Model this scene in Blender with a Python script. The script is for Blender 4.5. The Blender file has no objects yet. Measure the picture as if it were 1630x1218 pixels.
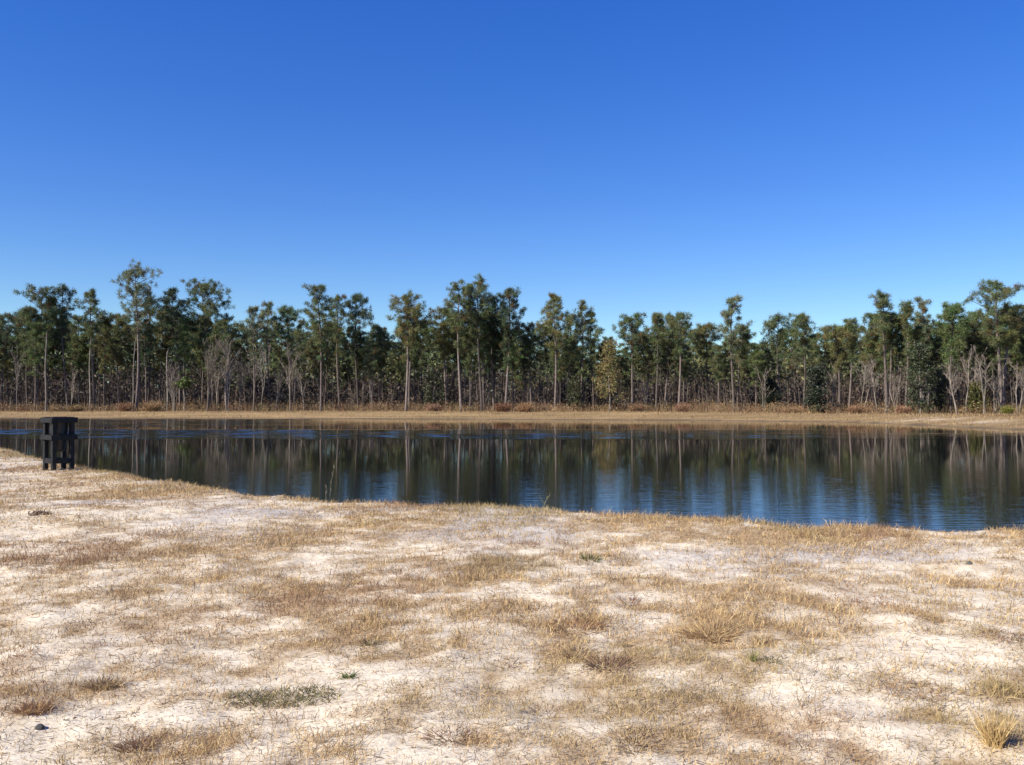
import bpy, math, random
import numpy as np
from mathutils import Vector

# ------------------------------------------------------------------ camera, sky, sun, exposure
SC = bpy.context.scene
COL = SC.collection
F = 1384.0            # focal length in photograph pixels (1630 wide)
CX, HY = 815.0, 632.0 # centre column and horizon row of the photograph
CAMZ = 2.8            # camera height above the pond surface

cam = bpy.data.cameras.new("camera")
cam.sensor_width = 36.0
cam.lens = 36.0 * F / 1630.0
cam.clip_start = 0.05
cam.clip_end = 5000
camo = bpy.data.objects.new("camera", cam)
COL.objects.link(camo)
camo.location = (0, 0, CAMZ)
camo.rotation_euler = (math.radians(90) + math.atan(23 / F), 0, 0)
SC.camera = camo

SUN_AZ = math.radians(-122)   # clockwise from +Y (straight ahead): from the left, a little behind
SUN_EL = math.radians(36)
world = bpy.data.worlds.new("World")
SC.world = world
world.use_nodes = True
wn = world.node_tree.nodes
wl = world.node_tree.links
wn.clear()
sky = wn.new("ShaderNodeTexSky")
sky.sky_type = 'NISHITA'
sky.sun_disc = False
sky.sun_elevation = SUN_EL
sky.sun_rotation = SUN_AZ
sky.altitude = 0
sky.air_density = 1.0
sky.dust_density = 0.0
sky.ozone_density = 4.0
hsv = wn.new("ShaderNodeHueSaturation")
hsv.inputs["Saturation"].default_value = 1.53
hsv.inputs["Hue"].default_value = 0.527
bg = wn.new("ShaderNodeBackground")
bg.inputs["Strength"].default_value = 0.122
wo = wn.new("ShaderNodeOutputWorld")
gam = wn.new("ShaderNodeGamma")
gam.inputs["Gamma"].default_value = 0.75
wl.new(sky.outputs[0], gam.inputs["Color"])
wl.new(gam.outputs[0], hsv.inputs["Color"])
tnt = wn.new("ShaderNodeMix"); tnt.data_type = 'RGBA'; tnt.blend_type = 'MULTIPLY'
tnt.inputs[0].default_value = 1.0
tnt.inputs[7].default_value = (0.78, 0.96, 1.03, 1)
wl.new(hsv.outputs[0], tnt.inputs[6])
wl.new(tnt.outputs[2], bg.inputs[0])
wl.new(bg.outputs[0], wo.inputs[0])

sun = bpy.data.lights.new("sun", 'SUN')
sun.energy = 4.6
sun.angle = math.radians(0.53)
sun.color = (1.0, 0.937, 0.815)
suno = bpy.data.objects.new("sun", sun)
COL.objects.link(suno)
sdir = Vector((math.sin(SUN_AZ) * math.cos(SUN_EL), math.cos(SUN_AZ) * math.cos(SUN_EL), math.sin(SUN_EL)))
suno.rotation_euler = sdir.to_track_quat('Z', 'Y').to_euler()
suno.location = sdir * 300

SC.view_settings.view_transform = 'Standard'
SC.view_settings.look = 'None'
SC.view_settings.gamma = 1.0
SC.view_settings.use_curve_mapping = False
SC.view_settings.exposure = 0.92

RNG = np.random.default_rng(7)
random.seed(7)


# ------------------------------------------------------------------ helpers
def px(x, y, z):
    """world XY of the point at height z that stands at pixel (x, y) of the photograph"""
    d = F * (CAMZ - z) / (y - HY)
    return ((x - CX) / F * d, d)


def mesh_np(name, V, T, mats, C=None, midx=None, smooth=False):
    V = np.asarray(V, np.float32).reshape(-1, 3)
    T = np.asarray(T, np.int32)
    k = T.shape[1]
    me = bpy.data.meshes.new(name)
    me.vertices.add(len(V))
    me.vertices.foreach_set("co", V.ravel())
    me.loops.add(T.size)
    me.loops.foreach_set("vertex_index", T.ravel())
    me.polygons.add(len(T))
    me.polygons.foreach_set("loop_start", np.arange(0, T.size, k, dtype=np.int32))
    me.polygons.foreach_set("loop_total", np.full(len(T), k, np.int32))
    for m in (mats if isinstance(mats, (list, tuple)) else [mats]):
        me.materials.append(m)
    if midx is not None:
        me.polygons.foreach_set("material_index", np.asarray(midx, np.int32))
    if smooth:
        me.polygons.foreach_set("use_smooth", np.ones(len(T), bool))
    me.update(calc_edges=True)
    if C is not None:
        C = np.asarray(C, np.float32)
        if C.shape[1] == 3:
            C = np.hstack([C, np.ones((len(C), 1), np.float32)])
        a = me.color_attributes.new("Col", 'FLOAT_COLOR', 'POINT')
        a.data.foreach_set("color", C.ravel())
    return me


def obj(name, me, parent=None, loc=None):
    o = bpy.data.objects.new(name, me)
    COL.objects.link(o)
    if parent is not None:
        o.parent = parent
    if loc is not None:
        o.location = loc
    return o


def tag(o, label=None, cat=None, group=None, kind=None):
    if label: o["label"] = label
    if cat: o["category"] = cat
    if group: o["group"] = group
    if kind: o["kind"] = kind
    return o


def thing(name, label, cat, loc=(0, 0, 0), group=None, rz=0.0):
    o = bpy.data.objects.new(name, None)
    o.empty_display_size = 0.3
    COL.objects.link(o)
    o.location = loc
    o.rotation_euler = (0, 0, rz)
    return tag(o, label, cat, group)


def _hash(ix, iy, seed):
    h = (ix.astype(np.int64) * 374761393 + iy.astype(np.int64) * 668265263 + seed * 1442695041) & 0xFFFFFFFF
    h = ((h ^ (h >> 13)) * 1274126177) & 0xFFFFFFFF
    h = h ^ (h >> 16)
    return (h & 0xFFFFFF) / float(0xFFFFFF)


def vnoise(x, y, seed=0):
    x = np.asarray(x, float); y = np.asarray(y, float)
    ix = np.floor(x); iy = np.floor(y)
    fx = x - ix; fy = y - iy
    fx = fx * fx * (3 - 2 * fx); fy = fy * fy * (3 - 2 * fy)
    a = _hash(ix, iy, seed); b = _hash(ix + 1, iy, seed)
    c = _hash(ix, iy + 1, seed); d = _hash(ix + 1, iy + 1, seed)
    return (a * (1 - fx) + b * fx) * (1 - fy) + (c * (1 - fx) + d * fx) * fy


def fbm(x, y, seed=0, octv=4, gain=0.5):
    s = 0; a = 1; n = 0
    x = np.asarray(x, float); y = np.asarray(y, float)
    for i in range(octv):
        s = s + a * vnoise(x * 2 ** i + 17.3 * i, y * 2 ** i - 9.1 * i, seed + i); n += a; a *= gain
    return s / n


def sstep(a, b, x):
    t = np.clip((np.asarray(x, float) - a) / (b - a), 0, 1)
    return t * t * (3 - 2 * t)


# ------------------------------------------------------------------ materials
def new_mat(name):
    m = bpy.data.materials.new(name)
    m.use_nodes = True
    nt = m.node_tree
    b = nt.nodes["Principled BSDF"]
    return m, nt.nodes, nt.links, b


def attr_mat(name, rough=0.8, trans=0.0, spec=0.2, noise_amt=0.0, noise_scale=5.0, tint=(1, 1, 1)):
    """a matte material coloured by the mesh's colour attribute with a little procedural mottling"""
    m, N, L, b = new_mat(name)
    a = N.new("ShaderNodeAttribute"); a.attribute_name = "Col"
    col = a.outputs["Color"]
    tc = N.new("ShaderNodeTexCoord")
    nz = N.new("ShaderNodeTexNoise"); nz.inputs["Scale"].default_value = noise_scale
    nz.inputs["Detail"].default_value = 3
    L.new(tc.outputs["Object"], nz.inputs["Vector"])
    mr = N.new("ShaderNodeMapRange")
    mr.inputs[3].default_value = 1 - noise_amt; mr.inputs[4].default_value = 1 + noise_amt
    L.new(nz.outputs[0], mr.inputs[0])
    mx = N.new("ShaderNodeVectorMath"); mx.operation = 'SCALE'
    L.new(col, mx.inputs[0]); L.new(mr.outputs[0], mx.inputs["Scale"])
    L.new(mx.outputs[0], b.inputs["Base Color"])
    b.inputs["Roughness"].default_value = rough
    b.inputs["Specular IOR Level"].default_value = spec
    if trans > 0:
        t = N.new("ShaderNodeBsdfTranslucent")
        L.new(mx.outputs[0], t.inputs["Color"])
        ms = N.new("ShaderNodeMixShader"); ms.inputs[0].default_value = trans
        out = N["Material Output"]
        L.new(b.outputs[0], ms.inputs[1]); L.new(t.outputs[0], ms.inputs[2])
        L.new(ms.outputs[0], out.inputs["Surface"])
    return m


M_NEEDLE = attr_mat("pine_needles", 0.6, 0.22, 0.25)
M_LEAF = attr_mat("leaves", 0.5, 0.2, 0.35)
M_GRASS = attr_mat("dry_grass_blades", 0.65, 0.28, 0.25)
M_TWIG = attr_mat("twigs", 0.85, 0.0, 0.15)


def bark_mat(name, c0, c1, sz):
    m, N, L, b = new_mat(name)
    tc = N.new("ShaderNodeTexCoord")
    mp = N.new("ShaderNodeMapping"); mp.inputs["Scale"].default_value = sz
    L.new(tc.outputs["Object"], mp.inputs[0])
    nz = N.new("ShaderNodeTexNoise"); nz.inputs["Scale"].default_value = 1.0
    nz.inputs["Detail"].default_value = 5; nz.inputs["Roughness"].default_value = 0.65
    L.new(mp.outputs[0], nz.inputs["Vector"])
    cr = N.new("ShaderNodeValToRGB")
    cr.color_ramp.elements[0].position = 0.32; cr.color_ramp.elements[0].color = (*c0, 1)
    cr.color_ramp.elements[1].position = 0.68; cr.color_ramp.elements[1].color = (*c1, 1)
    L.new(nz.outputs[0], cr.inputs[0])
    oi = N.new("ShaderNodeObjectInfo")
    mr = N.new("ShaderNodeMapRange"); mr.inputs[3].default_value = 0.42; mr.inputs[4].default_value = 1.12
    L.new(oi.outputs["Random"], mr.inputs[0])
    sc = N.new("ShaderNodeVectorMath"); sc.operation = 'SCALE'
    L.new(cr.outputs[0], sc.inputs[0]); L.new(mr.outputs[0], sc.inputs["Scale"])
    L.new(sc.outputs[0], b.inputs["Base Color"])
    b.inputs["Roughness"].default_value = 0.9
    b.inputs["Specular IOR Level"].default_value = 0.1
    bp = N.new("ShaderNodeBump"); bp.inputs["Strength"].default_value = 0.6; bp.inputs["Distance"].default_value = 0.03
    L.new(nz.outputs[0], bp.inputs["Height"]); L.new(bp.outputs[0], b.inputs["Normal"])
    return m


M_BARK = bark_mat("pine_bark", (0.075, 0.062, 0.056), (0.25, 0.20, 0.175), (9, 9, 2.2))
M_PALE = bark_mat("pale_bark", (0.17, 0.14, 0.115), (0.42, 0.365, 0.31), (6, 6, 1.2))


# ------------------------------------------------------------------ terrain
NEAR_EDGE_PX = [(-100, 694), (0, 714), (35, 726), (60, 736), (120, 741), (170, 755), (250, 769), (300, 776), (400, 785),
                (480, 791), (530, 796), (650, 803), (820, 812), (920, 818), (1020, 824), (1180, 834), (1300, 841),
                (1450, 845), (1630, 849)]
edge = [px(x, y, 1.2) for x, y in NEAR_EDGE_PX]
SLOPE_W = 2.6
near_w = []
for i, (x, y) in enumerate(edge):
    a = edge[max(0, i - 1)]; b = edge[min(len(edge) - 1, i + 1)]
    tx, ty = b[0] - a[0], b[1] - a[1]; l = math.hypot(tx, ty)
    near_w.append((x - ty / l * SLOPE_W * 1.0, y + tx / l * SLOPE_W))
FAR_PX = [(-250, 666), (-100, 665.6), (0, 666), (120, 665.6), (200, 666.2), (400, 667), (560, 666.6), (800, 667.4), (1000, 668.5),
          (1120, 669.2), (1200, 670.4), (1290, 670.8), (1370, 672.2), (1450, 676), (1550, 681), (1630, 684), (1760, 689)]
far_w = [px(x, y, 0.0) for x, y in FAR_PX]
pond = [(-95, 70), (-78, 58), (-60, 55), (-42, 50), (-30, 44)] + near_w + [(9, 13.2), (14, 13.6), (22, 14.5), (34, 17), (48, 24), (60, 34), (66, 48), (60, 60)] \
    + far_w[::-1] + [(-98, 108), (-104, 90)]


def chaikin(P, n=2):
    P = np.array(P, float)
    for _ in range(n):
        Q = np.roll(P, -1, 0)
        P = np.stack([0.75 * P + 0.25 * Q, 0.25 * P + 0.75 * Q], 1).reshape(-1, 2)
    return P


POND = chaikin(pond, 2)


def pond_sd(x, y):
    """signed distance to the water's edge, positive on land"""
    x = np.asarray(x, float); y = np.asarray(y, float)
    sh = x.shape
    x = x.ravel(); y = y.ravel()
    best = np.full(x.shape, 1e18); inside = np.zeros(x.shape, bool)
    A = POND; B = np.roll(POND, -1, 0)
    for (ax, ay), (bx, by) in zip(A, B):
        ex, ey = bx - ax, by - ay
        t = np.clip(((x - ax) * ex + (y - ay) * ey) / (ex * ex + ey * ey + 1e-12), 0, 1)
        dx = x - ax - t * ex; dy = y - ay - t * ey
        best = np.minimum(best, dx * dx + dy * dy)
        c = ((ay > y) != (by > y))
        if ey != 0:
            inside ^= c & (x < (bx - ax) * (y - ay) / ey + ax)
    d = np.sqrt(best)
    return np.where(inside, -d, d).reshape(sh)


def height(x, y, sd=None, fine=True):
    x = np.asarray(x, float); y = np.asarray(y, float)
    if sd is None:
        sd = pond_sd(x, y)
    wob = (fbm(x * 0.5, y * 0.5, 51, 3) - 0.5)
    farness = sstep(30, 60, y)
    near = 1.2 * sstep(-0.1, 2.7, sd + wob * 0.9 + 0.5 * (fbm(x * 1.6, y * 1.6, 57, 3) - 0.5)) + 0.16 * (fbm(x * 0.35, y * 0.35, 3, 3) - 0.5) * sstep(1, 4, sd)
    far = 0.14 * sstep(-0.1, 0.35, sd) + 0.56 * sstep(0.5, 10 + 4 * wob, sd) + 0.25 * (fbm(x * 0.06, y * 0.06, 5, 3) - 0.5) * sstep(2, 8, sd)
    h = near * (1 - farness) + far * farness
    if fine:
        k = (1 - farness) * sstep(0.3, 2, sd)
        h = h + k * (0.05 * (fbm(x * 1.7, y * 1.7, 11, 3) - 0.5) + 0.045 * (fbm(x * 5, y * 5, 13, 2) - 0.5))
    return np.where(sd > -0.1, h, -0.9 * sstep(0.0, 5, -sd) - 0.01)


def hz(x, y):
    return float(grid(GZ, np.array([x]), np.array([y]))[0])


# grass cover as read from the photograph: (x, y, rx, ry, weight) in photograph pixels -> world patches
COVER_PX = [
    (120, 790, 190, 14, .9), (330, 780, 150, 10, .8), (180, 762, 90, 8, .5), (560, 806, 60, 7, .5), (720, 808, 150, 10, .9),
    (860, 835, 260, 22, .6), (1120, 845, 160, 22, .7), (1250, 850, 120, 14, .6), (1430, 862, 130, 14, .6), (620, 850, 170, 22, .5),
    (760, 903, 130, 20, 1.2), (560, 905, 60, 14, .7), (330, 880, 170, 26, .7), (440, 945, 95, 18, .9), (270, 925, 60, 26, .7),
    (60, 890, 80, 25, .6), (230, 985, 160, 28, .7), (370, 1030, 90, 32, .7), (560, 985, 90, 34, .8), (640, 950, 140, 24, .6),
    (170, 1080, 50, 26, .8), (60, 1110, 60, 26, .7), (250, 1110, 60, 16, .6), (930, 985, 90, 22, .7), (965, 1040, 80, 26, .7),
    (1140, 1000, 80, 22, .8), (1290, 975, 160, 24, .45), (1330, 930, 200, 26, .35), (1450, 1095, 75, 22, .8), (1330, 1165, 190, 44, .95),
    (1180, 1120, 90, 36, .7), (1560, 1180, 100, 40, .6), (1000, 1180, 110, 30, .7), (690, 1115, 90, 24, .55), (900, 1115, 120, 22, .45),
    (1610, 1085, 40, 20, .8), (330, 1190, 130, 18, .5), (80, 1195, 90, 16, .5), (720, 1165, 60, 12, .5), (1040, 925, 140, 30, .4),
    (1580, 1010, 70, 16, .5), (860, 1180, 60, 20, .3), (470, 1190, 80, 20, .45),
    # bare sand
    (150, 820, 220, 9, -.9), (420, 803, 130, 8, -1.0), (330, 828, 120, 9, -.5), (930, 903, 70, 10, -1.4), (640, 898, 45, 9, -.8),
    (700, 1000, 70, 20, -.9), (60, 1010, 80, 28, -.6), (240, 1040, 90, 20, -.5), (330, 1140, 170, 20, -.9), (150, 1150, 70, 20, -.7),
    (620, 1080, 80, 22, -.9), (560, 1150, 70, 40, -.5), (700, 1205, 150, 18, -.9), (840, 1085, 90, 18, -.7), (1060, 1075, 120, 14, -.7),
    (1250, 1085, 90, 18, -.6), (1500, 1040, 130, 22, -.8), (1420, 1128, 90, 12, -.9), (1110, 1140, 40, 40, -.6), (1580, 1120, 80, 14, -.7),
    (1400, 1010, 140, 16, -.6), (1480, 950, 160, 18, -.5), (1100, 905, 120, 10, -.5), (450, 1130, 80, 30, -.5), (1200, 880, 120, 9, -.4), (1010, 1110, 80, 14, -.6)]
COVER = []
for cx, cy, rx, ry, w in COVER_PX:
    X, Y = px(cx, cy, 1.2)
    x1, _ = px(cx + rx, cy, 1.2)
    _, ya = px(cx, cy - ry, 1.2); _, yb = px(cx, cy + ry, 1.2)
    COVER.append((X, Y, x1 - X, max(0.12, (ya - yb) / 2), w))


def cover(x, y):
    """0..1 grass cover on the near bank"""
    x = np.asarray(x, float); y = np.asarray(y, float)
    n = 0.28 * fbm(x * 1.2, y * 1.2, 21, 3, 0.6) + 0.34 * fbm(x * 3.4, y * 3.4, 25, 3, 0.6) + 0.38 * fbm(x * 9, y * 9, 28, 2, 0.6)
    f = (n - 0.5) * 4.0 + 0.36
    wx = x + 0.35 * (fbm(x * 1.5, y * 1.5, 31, 3) - 0.5) * 2; wy = y + 0.35 * (fbm(x * 1.5, y * 1.5, 37, 3) - 0.5) * 2
    for X, Y, rx, ry, w in COVER:
        q = ((wx - X) / rx) ** 2 + ((wy - Y) / ry) ** 2
        f = f + w * 0.46 * np.exp(-q * 0.9)
    return np.clip(f, 0, 1)


def axis(fine0, fine1, h, r, hmax, lim_mid, lim, lo):
    a = list(np.arange(fine0, fine1, h))
    s = h; v = a[-1]
    while v < lim:
        s = min(s * r, hmax) if v < lim_mid else s * 1.16
        v += s; a.append(v)
    s = h; v = fine0; pre = []
    while v > lo:
        s = min(s * r, hmax) if v > -lim_mid else s * 1.16
        v -= s; pre.append(v)
    return np.array(pre[::-1] + a)


xs = axis(-5.0, 5.0, 0.08, 1.05, 1.5, 90, 1200, -1200)
ys = axis(2.4, 12.0, 0.065, 1.05, 0.7, 140, 1600, -300)
GX, GY = np.meshgrid(xs, ys)
SD = pond_sd(GX, GY)
GZ = height(GX, GY, SD)
CV = np.where(GY < 45, cover(GX, GY), 1.0)
fz = sstep(30, 60, GY)
inwood = sstep(11, 17, SD) * fz * sstep(60, 90, GY)
# macro ground colour: sand / thatch / damp grey sand by the water / far bank straw / leaf litter under the trees
sand = np.array([0.70, 0.617, 0.482]); thatch = np.array([0.37, 0.265, 0.155]); damp = np.array([0.44, 0.42, 0.41])
straw = np.array([0.31, 0.22, 0.115]); litter = np.array([0.16, 0.10, 0.06]); mud = np.array([0.12, 0.09, 0.065])
cvn = np.clip(CV * 1.05 - 0.03, 0, 1)[..., None]
gc = sand * (1 - cvn) + thatch * cvn
dn = (sstep(0.5, 0.75, fbm(GX * 0.5, GY * 0.9, 71, 3)) * sstep(8.0, 3.4, SD) * (1 - fz) * 0.75)[..., None]
gc = gc * (1 - dn) + damp * dn
fn = fbm(GX * 0.25, GY * 0.5, 77, 4)[..., None]
fcol = straw * (0.45 + 0.95 * fbm(GX * 0.12, GY * 0.9, 78, 4)[..., None])
for cxp, cyp, rx, ry in ((1490, 668.5, 60, 2.0), (1110, 665.5, 50, 1.2), (1000, 658, 20, 1.0), (1570, 672, 30, 1.2)):
    X, Y = px(cxp, cyp, 0.35)
    w = np.exp(-(((GX - X) / (rx / F * Y)) ** 2 + ((GY - Y) / 2.2) ** 2))[..., None] * sstep(0.35, 0.6, fbm(GX * 0.8, GY * 0.8, 79, 3))[..., None]
    fcol = fcol * (1 - w) + np.array([0.60, 0.50, 0.38]) * w
fcol = fcol * (1 - inwood[..., None]) + litter * inwood[..., None]
gc = gc * (1 - fz[..., None]) + fcol * fz[..., None]
wet = (1 - sstep(0.0, 0.5, SD))[..., None]
gc = gc * (1 - wet) + mud * wet
ny, nx = GX.shape
idx = np.arange(ny * nx).reshape(ny, nx)
Q = np.stack([idx[:-1, :-1], idx[:-1, 1:], idx[1:, 1:], idx[1:, :-1]], -1).reshape(-1, 4)

mg, N, L, b = new_mat("sandy_ground")
at = N.new("ShaderNodeAttribute"); at.attribute_name = "Col"
tc = N.new("ShaderNodeTexCoord")


def noise(scale, detail=4, rough=0.6, vec=None):
    n = N.new("ShaderNodeTexNoise"); n.inputs["Scale"].default_value = scale
    n.inputs["Detail"].default_value = detail; n.inputs["Roughness"].default_value = rough
    L.new(vec or tc.outputs["Object"], n.inputs["Vector"])
    return n.outputs[0]


def ramp(fac, p0, p1, c0=(0, 0, 0, 1), c1=(1, 1, 1, 1)):
    r = N.new("ShaderNodeValToRGB")
    r.color_ramp.elements[0].position = p0; r.color_ramp.elements[0].color = c0
    r.color_ramp.elements[1].position = p1; r.color_ramp.elements[1].color = c1
    L.new(fac, r.inputs[0]); return r.outputs[0]


def mixc(fac, a, b_, blend='MIX'):
    m = N.new("ShaderNodeMix"); m.data_type = 'RGBA'; m.blend_type = blend
    if hasattr(fac, 'is_linked'): L.new(fac, m.inputs[0])
    else: m.inputs[0].default_value = fac
    for s, v in ((m.inputs[6], a), (m.inputs[7], b_)):
        if hasattr(v, 'is_linked'): L.new(v, s)
        else: s.default_value = v
    return m.outputs[2]


n_big = noise(0.9, 5, 0.65); n_mid = noise(9, 4, 0.6); n_fine = noise(60, 3, 0.7)
mp = N.new("ShaderNodeMapping"); mp.inputs["Rotation"].default_value = (0, 0, 0.25); mp.inputs["Scale"].default_value = (18, 60, 30)
L.new(tc.outputs["Object"], mp.inputs[0])
n_str = noise(1.0, 3, 0.6, mp.outputs[0])
c = mixc(1.0, at.outputs["Color"], ramp(n_big, 0.3, 0.7, (0.86, 0.85, 0.84, 1), (1.08, 1.07, 1.05, 1)), 'MULTIPLY')
c = mixc(1.0, c, ramp(n_mid, 0.3, 0.7, (0.80, 0.78, 0.76, 1), (1.08, 1.08, 1.08, 1)), 'MULTIPLY')
c = mixc(1.0, c, ramp(n_fine, 0.3, 0.7, (0.85, 0.84, 0.82, 1), (1.08, 1.08, 1.08, 1)), 'MULTIPLY')
c = mixc(ramp(n_str, 0.62, 0.72), c, (0.22, 0.16, 0.11, 1))
L.new(c, b.inputs["Base Color"])
b.inputs["Roughness"].default_value = 0.95
b.inputs["Specular IOR Level"].default_value = 0.1
b1 = N.new("ShaderNodeBump"); b1.inputs["Strength"].default_value = 0.55; b1.inputs["Distance"].default_value = 0.03
L.new(n_mid, b1.inputs["Height"])
b2 = N.new("ShaderNodeBump"); b2.inputs["Strength"].default_value = 0.5; b2.inputs["Distance"].default_value = 0.006
L.new(n_fine, b2.inputs["Height"]); L.new(b1.outputs[0], b2.inputs["Normal"])
L.new(b2.outputs[0], b.inputs["Normal"])
ground = obj("ground", mesh_np("ground", np.stack([GX, GY, GZ], -1), Q, mg, gc.reshape(-1, 3), smooth=True))
tag(ground, kind="structure")



def grid(A, x, y):
    """bilinear lookup in a field that lives on the ground mesh"""
    i = np.clip(np.searchsorted(xs, x) - 1, 0, len(xs) - 2); j = np.clip(np.searchsorted(ys, y) - 1, 0, len(ys) - 2)
    u = np.clip((x - xs[i]) / (xs[i + 1] - xs[i]), 0, 1); v = np.clip((y - ys[j]) / (ys[j + 1] - ys[j]), 0, 1)
    return (A[j, i] * (1 - u) + A[j, i + 1] * u) * (1 - v) + (A[j + 1, i] * (1 - u) + A[j + 1, i + 1] * u) * v


def hgrid(x, y): return grid(GZ, x, y)
def sgrid(x, y): return grid(SD, x, y)


# ------------------------------------------------------------------ pond water
mw, N, L, b = new_mat("dark_pond_water")
tc = N.new("ShaderNodeTexCoord")
b.inputs["Base Color"].default_value = (0.010, 0.010, 0.009, 1)
b.inputs["Roughness"].default_value = 0.025
b.inputs["IOR"].default_value = 1.333
b.inputs["Specular IOR Level"].default_value = 0.5


def mapped(scale, rot=0.0):
    m = N.new("ShaderNodeMapping"); m.inputs["Scale"].default_value = scale; m.inputs["Rotation"].default_value = (0, 0, rot)
    L.new(tc.outputs["Object"], m.inputs[0]); return m.outputs[0]


def math_(op, a, b_=None, c_=None):
    m = N.new("ShaderNodeMath"); m.operation = op
    for i, v in enumerate((a, b_, c_)):
        if v is None: continue
        if hasattr(v, 'is_linked'): L.new(v, m.inputs[i])
        else: m.inputs[i].default_value = v
    return m.outputs[0]


def mrange(v, a, b_, c0=0.0, c1=1.0):
    m = N.new("ShaderNodeMapRange"); m.interpolation_type = 'SMOOTHSTEP'
    L.new(v, m.inputs[0])
    for i, q in zip((1, 2, 3, 4), (a, b_, c0, c1)): m.inputs[i].default_value = q
    return m.outputs[0]


sep = N.new("ShaderNodeSeparateXYZ"); L.new(tc.outputs["Object"], sep.inputs[0])
wobn = noise(1.0, 3, 0.6, mapped((0.03, 0.10, 1)))
yy = math_('ADD', sep.outputs[1], math_('MULTIPLY', math_('SUBTRACT', wobn, 0.5), 14.0))
near_r = mrange(yy, 38, 31)                               # breeze ruffles the water near the camera
band = math_('MULTIPLY', mrange(yy, 58, 61), mrange(yy, 74, 70))
band = math_('MULTIPLY', band, mrange(sep.outputs[0], 20, -12, 0.25, 1.0))
patch = ramp(noise(1.0, 3, 0.6, mapped((0.035, 0.12, 1), 0.1)), 0.40, 0.56)
band = math_('MULTIPLY', band, mrange(math_('ADD', patch, 0.0), 0.0, 1.0, 0.35, 1.0))
farleft = math_('MULTIPLY', mrange(sep.outputs[0], -8, -42), mrange(yy, 78, 86))
ruf = math_('MAXIMUM', math_('MAXIMUM', near_r, math_('MULTIPLY', band, 0.4)), math_('MULTIPLY', farleft, 0.2))
w1 = noise(1.0, 2, 0.5, mapped((0.9, 5.5, 1)))
w2 = noise(1.0, 2, 0.5, mapped((2.4, 13.0, 1), 0.12))
hgt = math_('ADD', math_('MULTIPLY', w1, 0.016), math_('MULTIPLY', w2, 0.006))
amp = math_('ADD', 0.045, math_('MULTIPLY', ruf, 0.25))
bp = N.new("ShaderNodeBump"); bp.inputs["Strength"].default_value = 1.0; bp.inputs["Distance"].default_value = 1.0
L.new(math_('MULTIPLY', hgt, amp), bp.inputs["Height"])
L.new(bp.outputs[0], b.inputs["Normal"])
P = POND
cen = P.mean(0)
PW = cen + (P - cen) * 1.0
# push the sheet a little under the banks so that the shore itself cuts it
nrm = np.roll(P, -1, 0) - np.roll(P, 1, 0)
nrm = np.stack([nrm[:, 1], -nrm[:, 0]], 1); nrm /= np.linalg.norm(nrm, axis=1)[:, None] + 1e-9
t_ = P + nrm * 0.5
if (pond_sd(t_[:, 0], t_[:, 1]) > 0).mean() < 0.5: nrm = -nrm
PW = P + nrm * 0.6
me = bpy.data.meshes.new("pond_water")
me.from_pydata([(float(x), float(y), 0.0) for x, y in PW], [], [list(range(len(PW)))])
me.materials.append(mw)
me.update()
if me.polygons[0].normal.z < 0: me.flip_normals()
pond_o = tag(obj("pond_water", me), kind="structure")


def ripple_sheet(x0, x1, y0, y1, dx, dy, amp, seed, fx, fy, patchy):
    """a wind-ruffled stretch of the pond with real wavelets, dying out towards its rim"""
    X, Y = np.meshgrid(np.arange(x0, x1, dx), np.arange(y0, y1, dy))
    ex = sstep(0, 0.2, (X - x0) / (x1 - x0)) * sstep(0, 0.2, (x1 - X) / (x1 - x0))
    wob = (fbm(X * 0.07, Y * 0.1, seed + 9, 3) - 0.5) * 0.8
    v = (Y - y0) / (y1 - y0)
    ey = sstep(0.0, 0.16, v + wob * 0.3) * sstep(0.0, 0.16, v) * sstep(0.0, 0.16, 1 - v) * sstep(0.0, 0.16, 1 - v + wob * 0.3)
    m = ex * ey * (1 - patchy + patchy * sstep(0.40, 0.60, fbm(X * 0.09, Y * 0.16, seed + 5, 3)))
    m = m * sstep(0.2, 2.5, -sgrid(X, Y)) * (1 - 0.55 * sstep(-14, 14, X))
    h = 0.6 * vnoise(X * fx, Y * fy, seed) + 0.4 * vnoise(X * fx * 1.9 + Y * 0.3, Y * fy * 1.8, seed + 1)
    Z = 0.004 + amp * m * h
    keep = -sgrid(X, Y) > 0.15
    i = np.arange(X.size).reshape(X.shape)
    q = np.stack([i[:-1, :-1], i[:-1, 1:], i[1:, 1:], i[1:, :-1]], -1).reshape(-1, 4)
    ok = keep.ravel()[q].all(1) & (m.ravel()[q].max(1) > 0.01)
    q = q[ok]
    used = np.unique(q); remap = np.zeros(X.size, np.int64); remap[used] = np.arange(len(used))
    V = np.stack([X, Y, Z], -1).reshape(-1, 3)[used]
    obj("ruffled_water", mesh_np("ruffled_water", V, remap[q], mw, smooth=True), pond_o)


ripple_sheet(-62, 34, 56, 77, 0.6, 0.075, 0.080, 301, 0.45, 3.6, 0.5)
ripple_sheet(-92, -16, 77, 116, 0.8, 0.11, 0.066, 331, 0.4, 2.6, 0.3)
ripple_sheet(22, 52, 61, 68, 0.6, 0.075, 0.050, 361, 0.45, 3.6, 0.3)


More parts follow.
